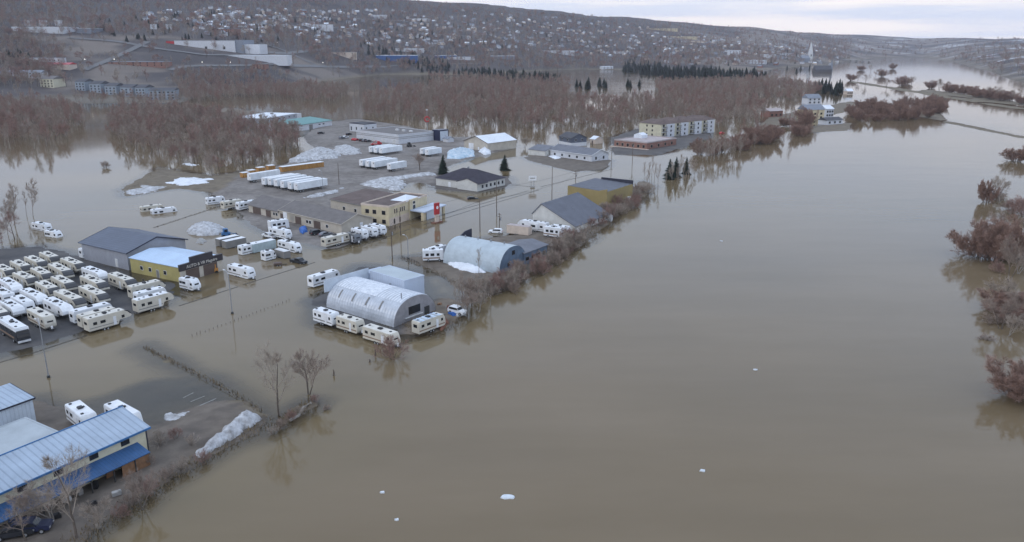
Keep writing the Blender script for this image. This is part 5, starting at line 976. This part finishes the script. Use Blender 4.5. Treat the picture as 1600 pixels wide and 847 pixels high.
# right bank of the river
for u, v, pr, s, w, lab in [(1540,316,BUSH[1],1.,.55,'tall narrow reddish bush on the right bank'),(1562,318,TFORK[1],.62,.6,'small bare tree right of the narrow reddish bush'),(1588,252,BUSH[1],.9,1.1,'rounded bush at the right photo edge, furthest up the river'),
     (1533,402,BUSH[1],1.1,1.1,'left half of the big reddish bush on the right bank'),(1553,408,BUSH[0],1.1,1.1,'middle of the big reddish bush on the right bank'),(1580,404,BUSH[1],1.1,1.1,'right half of the big reddish bush on the right bank'),
     (1575,440,TFORK[0],1.25,.9,'dark multi-stemmed bare tree below the big reddish bush'),(1570,484,BUSH[1],.55,.9,'brush in the water below the multi-stemmed tree'),(1552,505,SHR[1],.6,1.,'low brush standing out in the river below the right bank'),(1595,502,BUSH[1],.6,.9,'brush at the right photo edge below the multi-stemmed tree'),(1598,622,BUSH[1],.8,1.,'large brown bush cut by the right photo edge'),(1560,312,SHR[1],.8,1.2,'low brush at the waterline right of the narrow bush'),(1590,330,SHR[0],1.2,1.6,'low reddish brush between narrow and big bushes at the photo edge'),(1540,530,SHR[1],.35,.6,'last tuft of brush in the river at right')]:
    tree(pr, (u, v), lab, s, 'shrub' if pr in SHR+BUSH else 'bare_tree', 'shrub' if pr in SHR+BUSH else 'tree', sw=w)
for k in range(14): u = rr.uniform(1556, 1612); v = rr.uniform(300, 545); pr = (SHR+TFORK)[k % 5]; tree(pr, (u, v), ['reddish thin brush','brown thin brush','pale thin brush','slim forked tree','slim pale forked tree'][k % 5]+' in the drowned strip along the right bank', rr.uniform(.7,1.5)*(1 if k % 5 < 3 else .6), 'shrub' if k % 5 < 3 else 'bare_tree', 'shrub' if k % 5 < 3 else 'tree', 'brush strip along the right bank')
for k in range(24): u = 1088+rr.random()*110; tree((TWOOD+BUSH)[k % 7], (u, 250-(u-1088)*.24+rr.uniform(-8,4)), 'bare tree in the riverside belt between the birches and the willows', rr.uniform(.6,.85), grp='riverside tree belt')
for k in range(14):
    p = P(rr.uniform(655,722), rr.uniform(478,516)); w_, d_, h_ = rr.uniform(.4,1.4), rr.uniform(.2,.6), rr.uniform(.2,.7); mt_ = ('rust','white_dirty','bluetarp','stripe_grey','plywood')[k % 5]
    tag(ob('scrap_piece', MB().prism([(-w_,0),(w_,0),(w_*.8,h_),(-w_*.5,h_*1.3)],-d_,d_).mesh('scrap_piece', mt_), None, (p.x, p.y, max(0, hz(p.x, p.y))), rr.uniform(0,3)), ('rusty','off-white','blue','grey','wooden')[k % 5]+' scrap lying on the bank behind the old caravan', 'scrap', 'scrap behind the old caravan')
# left edge group
for k in range(16): u = rr.uniform(-25, 62); v = rr.uniform(345, 408)-max(0,u)*.2; tree((TWOOD+TSLIM)[k % 7], (u, v), 'slender bare tree in the clump at the left photo edge above the lot', rr.uniform(.8,1.1), grp='bare trees at the left edge')
# wooded island and hedgerows up the river
for k in range(46): f = rr.random(); u = 1325+f*150; v = 186-abs(f-.35)*14+rr.uniform(-16,6); tree(BUSH[k % 2], (u, v), 'reddish willow on the flooded island up the river', rr.uniform(.7,1.05), 'willow_tree', grp='willows on the flooded island', sw=rr.uniform(.7,1.))
for k in range(26): u = 1452+k*6+rr.uniform(-3,3); tree((BUSH+TBIG)[rr.choice((1,1,2,3))], (u, 137+(u-1450)*.165+rr.uniform(-2,3)), 'round bare tree in the hedgerow crossing the flood at far right', rr.uniform(1.,1.2), grp='hedgerow in the flood', sw=rr.uniform(1.2,1.5))
for k, (u, v) in enumerate([(1408,134),(1416,131),(1424,135),(1368,118),(1378,120),(1345,110),(1360,112),(1340,128),(1395,108),(1330,126),(1352,132),(1385,138)]): tree((BUSH+TBIG)[k % 4], (u, v), 'bare tree on a drowned strip of land up the river', 1.2, grp='trees on drowned strips', sw=1.4)

# ------------------------------------------------------------------ the flooded wood: 100 front trees one by one, the rest as one mass
def sample(pts, n_, seed, hole=None):
    pg = poly(pts); r_ = np.random.RandomState(seed); out = []; lo, hi = pg.min(0), pg.max(0)
    while len(out) < n_:
        q = r_.uniform(lo, hi, (n_*3, 2)); q = q[sdf(q[:, 0], q[:, 1], pg) > 0]; out += list(q)
    return np.array(out[:n_])
F1 = [(-180,236),(60,233),(95,226),(122,206),(140,188),(110,168),(-180,172)]; F2 = [(166,200),(195,232),(255,250),(330,278),(395,262),(468,232),(470,217),(400,198),(330,184),(250,174),(190,178)]
F3 = [(275,152),(300,160),(400,152),(520,162),(560,142),(400,134),(275,138)]; F4 = [(560,186),(700,198),(760,198),(830,206),(870,198),(950,208),(1000,192),(1040,190),(1090,200),(1185,197),(1205,172),(1150,152),(1000,142),(860,152),(700,152),(580,152)]
F5 = [(560,146),(700,152),(860,152),(1000,142),(1150,152),(1265,160),(1285,140),(1200,128),(1030,134),(890,138),(720,134)]
F7 = [(285,160),(302,167),(420,152),(430,138),(300,138),(285,146)]; F8 = [(-180,168),(60,167),(60,152),(-180,144)]; F9 = [(560,126),(660,131),(800,140),(890,138),(890,128),(800,124),(700,120)]
wood = np.concatenate([sample(F7,170,6), sample(F8,160,7), sample(F9,330,8), sample(F1,760,1), sample(F2,760,2), sample(F3,850,3), sample(F4,2300,4), sample(F5,2100,5), sample([(118,163),(232,166),(285,164),(285,160),(232,161),(118,158)],60,9)])
BUILD = [o for o in scene.objects if o.type == 'EMPTY' and o.get('category') in ('building','shed','hut')]
keep = np.ones(len(wood), bool)
for o in BUILD: keep &= np.hypot(wood[:, 0]-o.location.x, wood[:, 1]-o.location.y) > 16
pond = sdf(wood[:, 0], wood[:, 1], poly([(886,156),(890,116),(955,104),(1022,118),(1026,158),(960,164)])); pond2 = sdf(wood[:, 0], wood[:, 1], poly([(545,150),(545,106),(670,106),(668,142)])); keep &= (pond < 0) & (pond2 < 0)
wood = wood[keep]; dd = np.hypot(wood[:, 0], wood[:, 1]); az = np.round(wood[:, 0]/wood[:, 1]*60); front = np.zeros(len(wood), bool)
for a in np.unique(az):
    k = np.where(az == a)[0]; front[k[np.argsort(dd[k])[:4]]] = True
fr_i = np.random.RandomState(4).permutation(np.where(front)[0])[:150]; rest = np.setdiff1d(np.arange(len(wood)), fr_i)
for i in fr_i:
    x, y = wood[i]; ki = i % 12; uq = CX+1290*x/y; where = 'at the far left' if uq < 150 else 'left of the trailer yard' if uq < 480 else 'behind the dealership' if uq < 720 else 'behind the barn and shop' if uq < 930 else 'near the apartment block'
    kd = ('tall pale-trunked bare tree','tall reddish bare tree','grey-twigged pale tree','tall brown bare tree','broad reddish bare tree')[ki % 5] if ki < 10 else 'slim pale birch'
    tree((TWOOD+TWOOD+TSLIM)[ki], None, '%s in the flooded wood edge %s' % (kd, where), rr.uniform(.75,1.15), grp='%ss in the wood edge %s' % (kd, where), pos=(x, y, max(-.5, hz(x, y))), sw=rr.uniform(.9,1.25))
tree_col = bpy.data.collections.new('tree_kinds'); spr_col = bpy.data.collections.new('spruce_kinds')
def joined(parts, nm, col):
    me = bpy.data.meshes.new(nm); bm = bmesh.new(); ms = []
    for pn, m_, par, off in parts:
        n0 = len(bm.faces); bm.from_mesh(m_); bm.faces.ensure_lookup_table(); mi = len(ms); ms.append(m_.materials[0])
        for f in bm.faces[n0:]: f.material_index = mi
    bm.to_mesh(me); bm.free()
    for m_ in ms: me.materials.append(m_)
    o = bpy.data.objects.new(nm, me); col.objects.link(o)
for k, t_ in enumerate(TWOOD+TSLIM): joined(t_, 'kind_%02d' % k, tree_col)
for k, t_ in enumerate(SPR): joined(t_, 'kind_spruce_%02d' % k, spr_col)
def scatter(name, label, pts, col, nk, lo, hi, seed, wide=1.2):
    me = bpy.data.meshes.new(name); me.from_pydata([tuple(p) for p in pts], [], []); r_ = np.random.RandomState(seed); n_ = len(pts)
    for an, ty, val in (('kind_index','INT',r_.randint(0,nk,n_)),('turn','FLOAT',r_.uniform(0,6.283,n_)),('size','FLOAT',r_.uniform(lo,hi,n_))): me.attributes.new(an, ty, 'POINT').data.foreach_set('value', val)
    o = ob(name, me); o['kind'] = 'stuff'; o['label'] = label
    g = bpy.data.node_groups.new(name, 'GeometryNodeTree'); g.interface.new_socket('Geometry', in_out='INPUT', socket_type='NodeSocketGeometry'); g.interface.new_socket('Geometry', in_out='OUTPUT', socket_type='NodeSocketGeometry'); N = g.nodes; K = g.links
    gi, go = N.new('NodeGroupInput'), N.new('NodeGroupOutput'); ip = N.new('GeometryNodeInstanceOnPoints'); ci = N.new('GeometryNodeCollectionInfo'); ci.inputs['Collection'].default_value = col; ci.inputs['Separate Children'].default_value = True; ci.inputs['Reset Children'].default_value = True
    def na(nm, ty): a = N.new('GeometryNodeInputNamedAttribute'); a.data_type = ty; a.inputs['Name'].default_value = nm; return [s for s in a.outputs if s.enabled and s.name == 'Attribute'][0]
    cx, cs = N.new('ShaderNodeCombineXYZ'), N.new('ShaderNodeCombineXYZ'); K.new(na('turn','FLOAT'), cx.inputs['Z']); sz = na('size','FLOAT'); mu = N.new('ShaderNodeMath'); mu.operation = 'MULTIPLY'; mu.inputs[1].default_value = wide; K.new(sz, mu.inputs[0])
    K.new(mu.outputs[0], cs.inputs['X']); K.new(mu.outputs[0], cs.inputs['Y']); K.new(sz, cs.inputs['Z'])
    K.new(gi.outputs[0], ip.inputs['Points']); K.new(ci.outputs[0], ip.inputs['Instance']); ip.inputs['Pick Instance'].default_value = True; K.new(na('kind_index','INT'), ip.inputs['Instance Index']); K.new(cx.outputs[0], ip.inputs['Rotation']); K.new(cs.outputs[0], ip.inputs['Scale']); K.new(ip.outputs[0], go.inputs[0])
    o.modifiers.new('scatter', 'NODES').node_group = g; return o
hz_w = height(wood[rest, 0], wood[rest, 1])
scatter('flooded_wood', 'dense bare brown wood standing in the flood behind the yards', np.column_stack([wood[rest], np.maximum(hz_w, -.5)]), tree_col, 7, .75, 1.15, 3)
def hill_hits(us, vs):
    us = np.asarray(us, float)[:, None]; vs = np.asarray(vs, float)[:, None]; a = (vs-CY)/F; b = (us-CX)/F; fw = math.cos(TILT)-a*math.sin(TILT); dn = math.sin(TILT)+a*math.cos(TILT)
    t = np.geomspace(700, 8000, 500)[None, :]; x, y, z = b*t, fw*t, H-dn*t; g = np.maximum(hill(x, y), 0.); k = np.argmax(z < g, 1); i = np.arange(len(us)); return np.column_stack([x[i, k], y[i, k], g[i, k]])[k > 0]
r_ = np.random.RandomState(8); n_ = 9000
us = r_.uniform(-40, 1330, n_); top = np.interp(us, HU, HV); low = np.interp(us, [0, 540, 600, 1050, 1300], [138, 132, 113, 106, 99]); vs = top+1+(low-top)*r_.random(n_)**1.1
pts = hill_hits(us, vs); pts = pts[(np.hypot(pts[:, 0], pts[:, 1]) > 960) & (pts[:, 2] > .3)]; uq_ = CX+1290*pts[:, 0]/pts[:, 1]; dq_ = np.hypot(pts[:, 0], pts[:, 1]); pts = pts[~((uq_ > 95) & (uq_ < 560) & (dq_ < 1560) & (dq_ > 1090) & (r_.random(len(pts)) > .1))]
scatter('hillside_wood', 'bare grey-brown trees spread over the hill and through the town', pts, tree_col, 7, .8, 1.4, 4, 1.7)
us = r_.uniform(1290, 1620, 700); vs = r_.uniform(63, 118, 700); pts = hill_hits(us, vs); pts = pts[pts[:, 2] > .6]
scatter('far_bank_wood', 'dark bare woods on the far banks up the valley', pts, tree_col, 7, 1., 1.5, 5, 2.)
sp = np.concatenate([sample([(592,113),(700,117),(800,122),(800,118),(700,112),(592,109)],130,21), sample([(972,112),(1060,126),(1120,132),(1200,124),(1190,116),(1100,112),(980,104)],360,22), sample([(790,124),(870,132),(880,126),(800,118)],60,23), sample([(1270,145),(1310,150),(1318,140),(1280,135)],25,24), sample([(20,140),(55,140),(55,136),(20,136)],20,25), sample([(565,112),(585,114),(585,110),(566,108)],6,26), sample([(895,138),(920,140),(960,141),(1010,137),(1010,134),(900,134)],14,27)])
scatter('spruce_wood', 'dark evergreen plantation rows beyond the bare wood', np.column_stack([sp, np.maximum(height(sp[:, 0], sp[:, 1]), 0.)]), spr_col, 3, 1.1, 1.7, 6, 1.2)
us = r_.uniform(150, 1280, 260); vs = np.interp(us, [150,600,900,1280],[22,25,40,75])+r_.uniform(0,45,260); scatter('town_evergreens', 'scattered dark evergreens among the houses of the town', hill_hits(us, vs), spr_col, 3, .9, 1.4, 7)

# ------------------------------------------------------------------ the town on the slope
def house_parts(w, d, e, r, wm, rm):
    m = MB().prismx([(-d/2,-1),(d/2,-1),(d/2,e),(0,r),(-d/2,e)],-w/2,w/2).mesh('wall',wm); o = .4; s = (r-e)/(d/2)
    rf = MB().slab([(-w/2-o,-d/2-o,e-o*s+.15),(w/2+o,-d/2-o,e-o*s+.15),(w/2+o,0,r+.15),(-w/2-o,0,r+.15)],.2).slab([(-w/2-o,.01,r+.15),(w/2+o,.01,r+.15),(w/2+o,d/2+o,e-o*s+.15),(-w/2-o,d/2+o,e-o*s+.15)],.2).mesh('roof',rm)
    wd = MB().box(-.7,-.05,0,.7,.05,1.3).mesh('window','glass')
    return [('wall', m, None, (0,0,0)), ('roof', rf, None, (0,0,0))]+[('window', wd, 0, (x,-d/2-.03,1.)) for x in (-w*.25, w*.25)]
HK = [('white',house_parts(11,8,4.5,7.5,'far_white','far_grey')),('white',house_parts(13,9,3.4,6.2,'far_white','dark_shingle2')),('cream',house_parts(10,8,5.,8.,'pinkcream','brown_roof')),('grey',house_parts(12,8,3.6,6.4,'grey_wall','white_roof')),('brick',house_parts(11,9,4.2,7.,'brick','far_grey')),('snowy-roofed white',house_parts(12,10,4.,6.8,'far_white','white_roof'))]
ZONES = [((225,300),(18,36),22,'on the wooded slope at upper left'),((300,560),(16,52),110,'above the white warehouse'),((560,760),(18,70),62,'in the town above the blue store'),((760,1000),(30,82),58,'in the middle of the town'),((1000,1230),(62,100),40,'in the town near the church')]
rh = random.Random(31)
for (u0,u1),(v0,v1),cnt,where in ZONES:
    us = [rh.uniform(u0,u1) for _ in range(cnt)]; vs = [rh.uniform(v0,v1)+(0 if u1 < 900 else (u-u0)*.04) for u in us]
    for q in hill_hits(us, vs):
        col_, pr = rh.choice(HK); inst(pr, 'house', '%s house %s' % (col_, where), 'house', q, R(20)+rh.choice((0,math.pi/2))+rh.uniform(-.15,.15)+q[0]*.0004, 'houses '+where, (rh.uniform(.75,1.05),)*3)
us = r_.uniform(300, 1320, 460); vs = np.interp(us,[120,600,900,1320],[12,14,30,78])+r_.uniform(0,1,460)**1.2*np.interp(us,[120,600,900,1320],[30,60,55,25]); q = hill_hits(us, vs)
vsl, fsl, mi = [], [], []
for i, c in enumerate(q):
    a = r_.uniform(0,3.14); w, d, e, r0 = r_.uniform(4,6), r_.uniform(3,4.5), 3.4, 6.; ca, sa = math.cos(a), math.sin(a); o = len(vsl)
    for x, y, z in ((-w,-d,-2),(w,-d,-2),(w,d,-2),(-w,d,-2),(-w,-d,e),(w,-d,e),(w,d,e),(-w,d,e),(-w,0,r0),(w,0,r0)): vsl.append((c[0]+x*ca-y*sa, c[1]+x*sa+y*ca, c[2]+z))
    k = int(r_.choice(3)); fsl += [tuple(o+j for j in f) for f in ((0,1,5,4),(2,3,7,6),(1,2,6,9,5),(3,0,4,8,7),(4,5,9,8),(6,7,8,9))]; mi += [k]*4+[3+k % 2]*2
me = MB().add(vsl, fsl).mesh('distant_houses','far_white',fix=True)
for k in ('pinkcream','grey_wall','far_grey','white_roof'): me.materials.append(MAT[k])
me.polygons.foreach_set('material_index', mi); o = ob('distant_houses', me); o['kind'] = 'stuff'; o['label'] = 'mass of tiny houses filling the far town slope'
# ------------------------------------------------------------------ bigger far buildings
def far_block(name, label, u0, u1, vb, hgt, depth, wm, rm, ang=8., wins=0, gable=0., cat='building', extra=None):
    a, b_ = hit(u0, vb), hit(u1, vb); c = (a+b_)/2; w = (b_-a).length; an = R(ang); zmin = min(a.z, b_.z)
    t = thing(name, label, cat, (c.x, c.y+depth/2, min(a.z, b_.z, c.z)), an); 
    wall = ob('wall', MB().box(-w/2,-depth/2,-8,w/2,depth/2,hgt).mesh('wall',wm), t)
    if gable: ob('roof', MB().prismx([(-depth/2-.5,hgt+.004),(depth/2+.5,hgt+.004),(0,hgt+gable)],-w/2-.5,w/2+.5).mesh('roof',rm), t)
    else: ob('roof', MB().box(-w/2-.3,-depth/2-.3,hgt+.004,w/2+.3,depth/2+.3,hgt+.5).mesh('roof',rm), t)
    if wins:
        wd = MB().box(-.9,-.06,0,.9,.06,1.6).mesh('window','glass')
        for fl in range(max(1, int(hgt//3))):
            for k in range(wins): ob('window', wd, wall, (w*((k+.5)/wins-.5), -depth/2-.04, 1.+fl*3.))
    return t, w, depth
t, w, d = far_block('warehouse', 'large white warehouse with a red corner on the slope behind the town edge', 276, 366, 77, 14, 60, 'far_white', 'far_grey', -4); ob('red_corner', MB().box(-w/2-16,-d/2+4,-8,-w/2-.01,d/2-6,13).mesh('red_corner','red'), t); ob('dark_tower', MB().box(w/2+.01,-d/2+2,-8,w/2+14,d/2-10,15).mesh('dark_tower','far_grey'), t); ob('low_wing', MB().box(w/2+14.01,-d/2+5,-8,w/2+40,d/2-20,8).mesh('low_wing','far_white'), t)
for k in range(3): ob('loading_door', MB().box(-w*.3+k*w*.3,-d/2-.08,0,-w*.3+k*w*.3+4,-d/2+.01,4.5).mesh('loading_door','frame_dark'), t)
t, w, d = far_block('shopping_hall', 'long low white hall in front of the red-cornered warehouse', 342, 434, 95, 8, 35, 'far_white', 'white_roof', 3, 0); ob('red_band', MB().box(-w/2-14,-d/2,-6,-w/2-.01,d/2,7).mesh('red_band','brick'), t)
far_block('blue_store', 'blue box store with pale roof at the foot of the town', 592, 645, 96, 12, 40, 'far_blue', 'white_roof', 3); far_block('pale_store', 'pale low store behind the blue one', 608, 660, 81, 7, 30, 'far_white', 'white_roof', 3); far_block('school', 'long brown school with window bands on the slope', 335, 366, 53, 9, 20, 'brick', 'far_grey', 0, 6); far_block('factory_hall', 'grey factory hall on the plateau at upper left', 118, 145, 53, 8, 40, 'far_grey', 'white_roof', 0); far_block('factory_hall', 'long white factory hall on the plateau at far upper left', 12, 105, 51, 9, 50, 'far_white', 'white_roof', 0)
for k, u in enumerate((38, 62, 86)): far_block('storage_tank', 'pale square silo, %s of three on the plateau at upper left' % ('left','middle','right')[k], u, u+8, 41, 9, 10, 'far_white', 'white_roof', 0, cat='silo')
for k, (u, wm) in enumerate(((234,'far_white'),(258,'far_white'))): far_block('round_tank', 'pale tank, %s of two above the warehouse' % ('left','right')[k], u, u+9, 46, 8, 10, wm, 'white_roof', 20, cat='tank')
far_block('white_motel', 'long white two-storey motel at the left photo edge', -10, 72, 121, 6, 14, 'far_white', 'far_grey', -4, 14, 3); far_block('red_roof_store', 'low store with red roof beyond the blue-grey apartments', 56, 112, 108, 6, 20, 'pinkcream', 'red', 0, 0, 2.5); far_block('brown_mall', 'long low brown mall with bright doors', 165, 262, 104, 6, 25, 'brick', 'far_grey', 0, 8); far_block('white_flats', 'pale flats half hidden by trees at left', 30, 100, 100, 8, 14, 'far_white', 'far_grey', 0, 9)
far_block('cream_flats', 'cream three-storey flats left of the blue-grey apartments', 63, 88, 137, 10, 22, 'cream_wall', 'taupe_roof', -6, 4, 3.5)
for k, (u0, u1, v) in enumerate(((119,138,142),(141,163,146),(165,187,149),(190,212,151),(214,231,152))): far_block('apartment_house', 'blue-grey three-storey apartment house, %s from left in the stepped row' % ('first','second','third','fourth','fifth')[k], u0, u1, v, 10.5, 18, 'blue_apt', 'dark_shingle2', -12, 3, 3.2)
far_block('apartment_house', 'square blue-grey apartment house at the right end of the stepped row', 233, 271, 156, 10, 20, 'blue_apt', 'dark_shingle2', 8, 6, 2.5)
far_block('tan_hotel', 'tan flat-roofed hotel block high in the town', 1018, 1050, 48, 9, 14, 'cream2', 'pinkroof', 0, 7); far_block('hospital', 'white hospital block with tower in the valley town', 1140, 1156, 88, 16, 20, 'far_white', 'white_roof', 0, 4); far_block('long_school', 'long pale school beside the evergreen plantation', 1160, 1195, 100, 9, 20, 'far_white', 'white_roof', 0, 8); far_block('arena', 'white arena roof right of the hospital', 1195, 1208, 91, 10, 25, 'far_white', 'white_roof', 0)  # the hotel walls are simply coloured cream
for k, (u0, u1, v, wm, rm) in enumerate(((1085,1098,67,'pinkcream','far_grey'),(1055,1070,60,'cream2','pinkroof'),(1222,1234,87,'far_white','far_grey'),(1240,1252,89,'far_white','brown_roof'),(465,500,43,'far_white','white_roof'),(580,602,28,'far_white','white_roof'),(640,668,33,'far_white','white_roof'),(700,740,94,'far_white','far_grey'),(770,800,93,'far_grey','white_roof'),(680,712,92,'far_blue','white_roof'),(850,880,83,'far_white','pinkroof'),(960,985,84,'far_white','far_grey'),(395,415,108,'brick','brown_roof'),(520,545,88,'pinkcream','far_grey'))):
    far_block('town_building', ['tan hall among trees in the upper town','yellowish hall left of the tan one','white hall near the church, left','white hall near the church, right','long white building on the slope above the warehouse','white roofed building high on the slope','pale building high above the blue store','pale low store right of the blue one','grey flat store with white roof in the lower town','low blue-walled store right of the big blue one','white building with pinkish roof in the lower town','white building by the flooded meadow','house with reddish roof in front of the shopping hall','pinkish low shop left of the blue store'][k], u0, u1, v, 7, 16, wm, rm, rh.uniform(-10,10), 4)
# church with its tall spire
q = hit(1265, 98); t = thing('church', 'grey church with very tall pale spire in the valley town', 'church', q, R(10)); ob('nave', MB().prismx([(-8,-4),(8,-4),(8,12),(0,20),(-8,12)],-30,-4).mesh('nave','far_grey'), t); tw_ = ob('tower', MB().box(-5,-5,-4,5,5,26).mesh('tower','white_dirty'), t)
ob('spire', MB().add([(-5,-5,26),(5,-5,26),(5,5,26),(-5,5,26),(0,0,60)],[(0,1,4),(1,2,4),(2,3,4),(3,0,4),(3,2,1,0)]).mesh('spire','white_dirty'), tw_)
for s in (-1, 1): ob('belfry_opening', MB().box(-1.2,s*5-.1,17,1.2,s*5+.1,23).mesh('belfry_opening','glass'), tw_)
q = P(1297,112); t = thing('chapel', 'dark-roofed chapel with thin spire at the water edge', 'church', (q.x,q.y,0), R(5)); ob('nave', MB().prismx([(-7,-1),(7,-1),(7,5),(0,13),(-7,5)],-38,0).mesh('nave','dark_shingle2'), t); ob('spire', MB().box(.01,-2,-1,4,2,12).add([(0.01,-2,12),(4,-2,12),(4,2,12),(.01,2,12),(2,0,30)],[(0,1,4),(1,2,4),(2,3,4),(3,0,4)]).mesh('spire','far_grey'), t)
# bridge far up the river
a, b_ = P(1306,95), P(1362,97.5); d = b_-a; t = thing('bridge', 'low pale bridge across the swollen river far up the valley', 'bridge', a, math.atan2(d.y,d.x)); ob('deck', MB().box(0,-4,4.5,d.length,4,6.5).mesh('deck','concrete'), t)
for k in range(6): ob('pier', MB().box(d.length*(k+.5)/6-1.5,-3,-2,d.length*(k+.5)/6+1.5,3,4.5).mesh('pier','concrete'), t)
# riverside houses near the willows
for u0, u1, v, hgt, dp, wm, rm, g_, lab in ((1255,1285,187,8,12,'cream2','far_grey',4,'yellow two-storey house standing in the flood beyond the willows'),(1284,1300,184,7,10,'far_white','white_roof',3,'white house right of the yellow one in the flood'),(1283,1318,195,3.4,9,'far_white','dark_shingle2',2,'low dark-roofed boathouse at the river edge'),(1195,1222,183,5,11,'brick','pinkroof',2,'brownish house among trees left of the yellow one'),(1258,1282,163,6,10,'far_white','far_grey',4,'grey-roofed house behind the yellow one'),(1322,1332,148,4,8,'pinkcream','white_roof',3,'small pale-roofed cottage at the water'),(938,958,109,6,12,'far_white','white_roof',1,'small white building on the flooded meadow causeway')):
    far_block('riverside_house', lab, u0, u1, v, hgt, dp, wm, rm, rh.uniform(10,30), 3, g_, 'house')
# lit lamps glowing at dusk in the lower town
gm_ = bpy.data.materials.new('lamp_glow'); gm_.use_nodes = True; e_ = gm_.node_tree.nodes['Principled BSDF']; e_.inputs['Emission Color'].default_value = (1,.93,.8,1); e_.inputs['Emission Strength'].default_value = 5.
for k, (u, v) in enumerate(((134,104),(180,104),(230,150),(317,108),(361,108),(434,75),(505,107),(711,92),(980,85),(1095,78))):
    q = hit(u, v); t = thing('lit_lamp', 'lit lamp shining at dusk in the lower town', 'street lamp', (q.x, q.y, q.z), 0, 'lit lamps in the lower town'); ob('mast', MB().tube((0,0,-1),(0,0,9),.15).mesh('mast','lamp_metal'), t); ob('lamp_head', MB().box(-.5,-.3,9,.5,.3,9.4).mesh('lamp_head',gm_), t)

# ------------------------------------------------------------------ dead grass and reeds along the water edges
gs = np.random.RandomState(12); vsl, fsl = [], []
LINES = [([(226,543),(300,579),(372,617),(408,645)],420,.6,.5),([(412,655),(400,672),(310,722),(240,770),(150,828),(80,880)],1500,2.2,.5),([(434,668),(456,646),(484,631)],500,1.5,.5),(BANK,2200,3.5,.7),([(632,505),(660,524),(690,517),(722,497)],500,2.,.5),([(629,403),(690,430),(724,452),(745,462)],500,1.4,.4),([(335,303),(350,322),(400,332),(440,330)],300,2.,.4),([(190,300),(250,264),(330,276),(380,270)],500,4.,.5),([(1478,190),(1600,215)],400,1.5,.6),([(1330,127),(1462,148),(1600,171)],500,4.,1.),([(240,356),(345,322)],300,1.,.5)]
for pl, n_, wd, hh_ in LINES:
    q = np.array([P(u, v)[:2] for u, v in pl]); sl = np.hypot(*np.diff(q, axis=0).T); cum = np.r_[0, np.cumsum(sl)]
    t_ = gs.uniform(0, cum[-1], n_); bx_ = np.interp(t_, cum, q[:, 0])+gs.normal(0, wd*.5, n_); by_ = np.interp(t_, cum, q[:, 1])+gs.normal(0, wd*.5, n_); gz_ = np.maximum(height(bx_, by_), -.15)
    for x, y, z in zip(bx_, by_, gz_):
        a = gs.uniform(0, 6.28); h_ = hh_*gs.uniform(.4, 1.2); w_ = .05+.05*gs.random(); o = len(vsl); ca, sa = math.cos(a)*w_, math.sin(a)*w_
        vsl += [(x-ca, y-sa, z-.05), (x+ca, y+sa, z-.05), (x+gs.normal(0,.25), y+gs.normal(0,.25), z+h_)]; fsl.append((o, o+1, o+2))
o = ob('dry_grass', MB().add(vsl, fsl).mesh('dry_grass', 'drygrass', fix=False)); o['kind'] = 'stuff'; o['label'] = 'dead brown grass and reeds fringing the water edges'

# ------------------------------------------------------------------ roads climbing through the lower town
mat('far_asphalt', (.16, .155, .155), .9, .15, .02)
for k, pl in enumerate(([(262,112),(300,104),(440,103),(560,106),(640,103),(760,100)], [(100,60),(180,66),(262,80),(330,88),(450,84),(520,76)], [(405,68),(440,78),(470,92),(500,106)], [(130,112),(165,98),(200,82),(232,66)], [(640,102),(660,80),(700,60),(720,42)], [(300,42),(400,38),(520,44),(640,52),(800,62),(980,76)], [(340,28),(460,26),(600,32),(760,44),(900,56)])):
    uu_ = np.interp(np.linspace(0, len(pl)-1, 60), range(len(pl)), [p[0] for p in pl]); vv_ = np.interp(np.linspace(0, len(pl)-1, 60), range(len(pl)), [p[1] for p in pl])
    q = hill_hits(uu_, vv_)
    if len(q) < 5: continue
    q = np.apply_along_axis(lambda c: np.convolve(np.pad(c, 3, mode='edge'), np.ones(7)/7, 'valid'), 0, q); t_ = np.gradient(q[:, :2], axis=0); nn = np.column_stack([-t_[:, 1], t_[:, 0]])/np.maximum(np.hypot(t_[:, 0], t_[:, 1]), 1e-6)[:, None]; V = []
    for c, n2 in zip(q, nn):
        for sd_ in (-5.5, 5.5): x, y = c[0]+n2[0]*sd_, c[1]+n2[1]*sd_; V.append((x, y, max(hz(x, y), 0)+.9))
    o = ob('road', MB().add(V, [(2*i, 2*i+1, 2*i+3, 2*i+2) for i in range(len(q)-1)]).mesh('town_road', 'far_asphalt')); o['kind'] = 'structure'
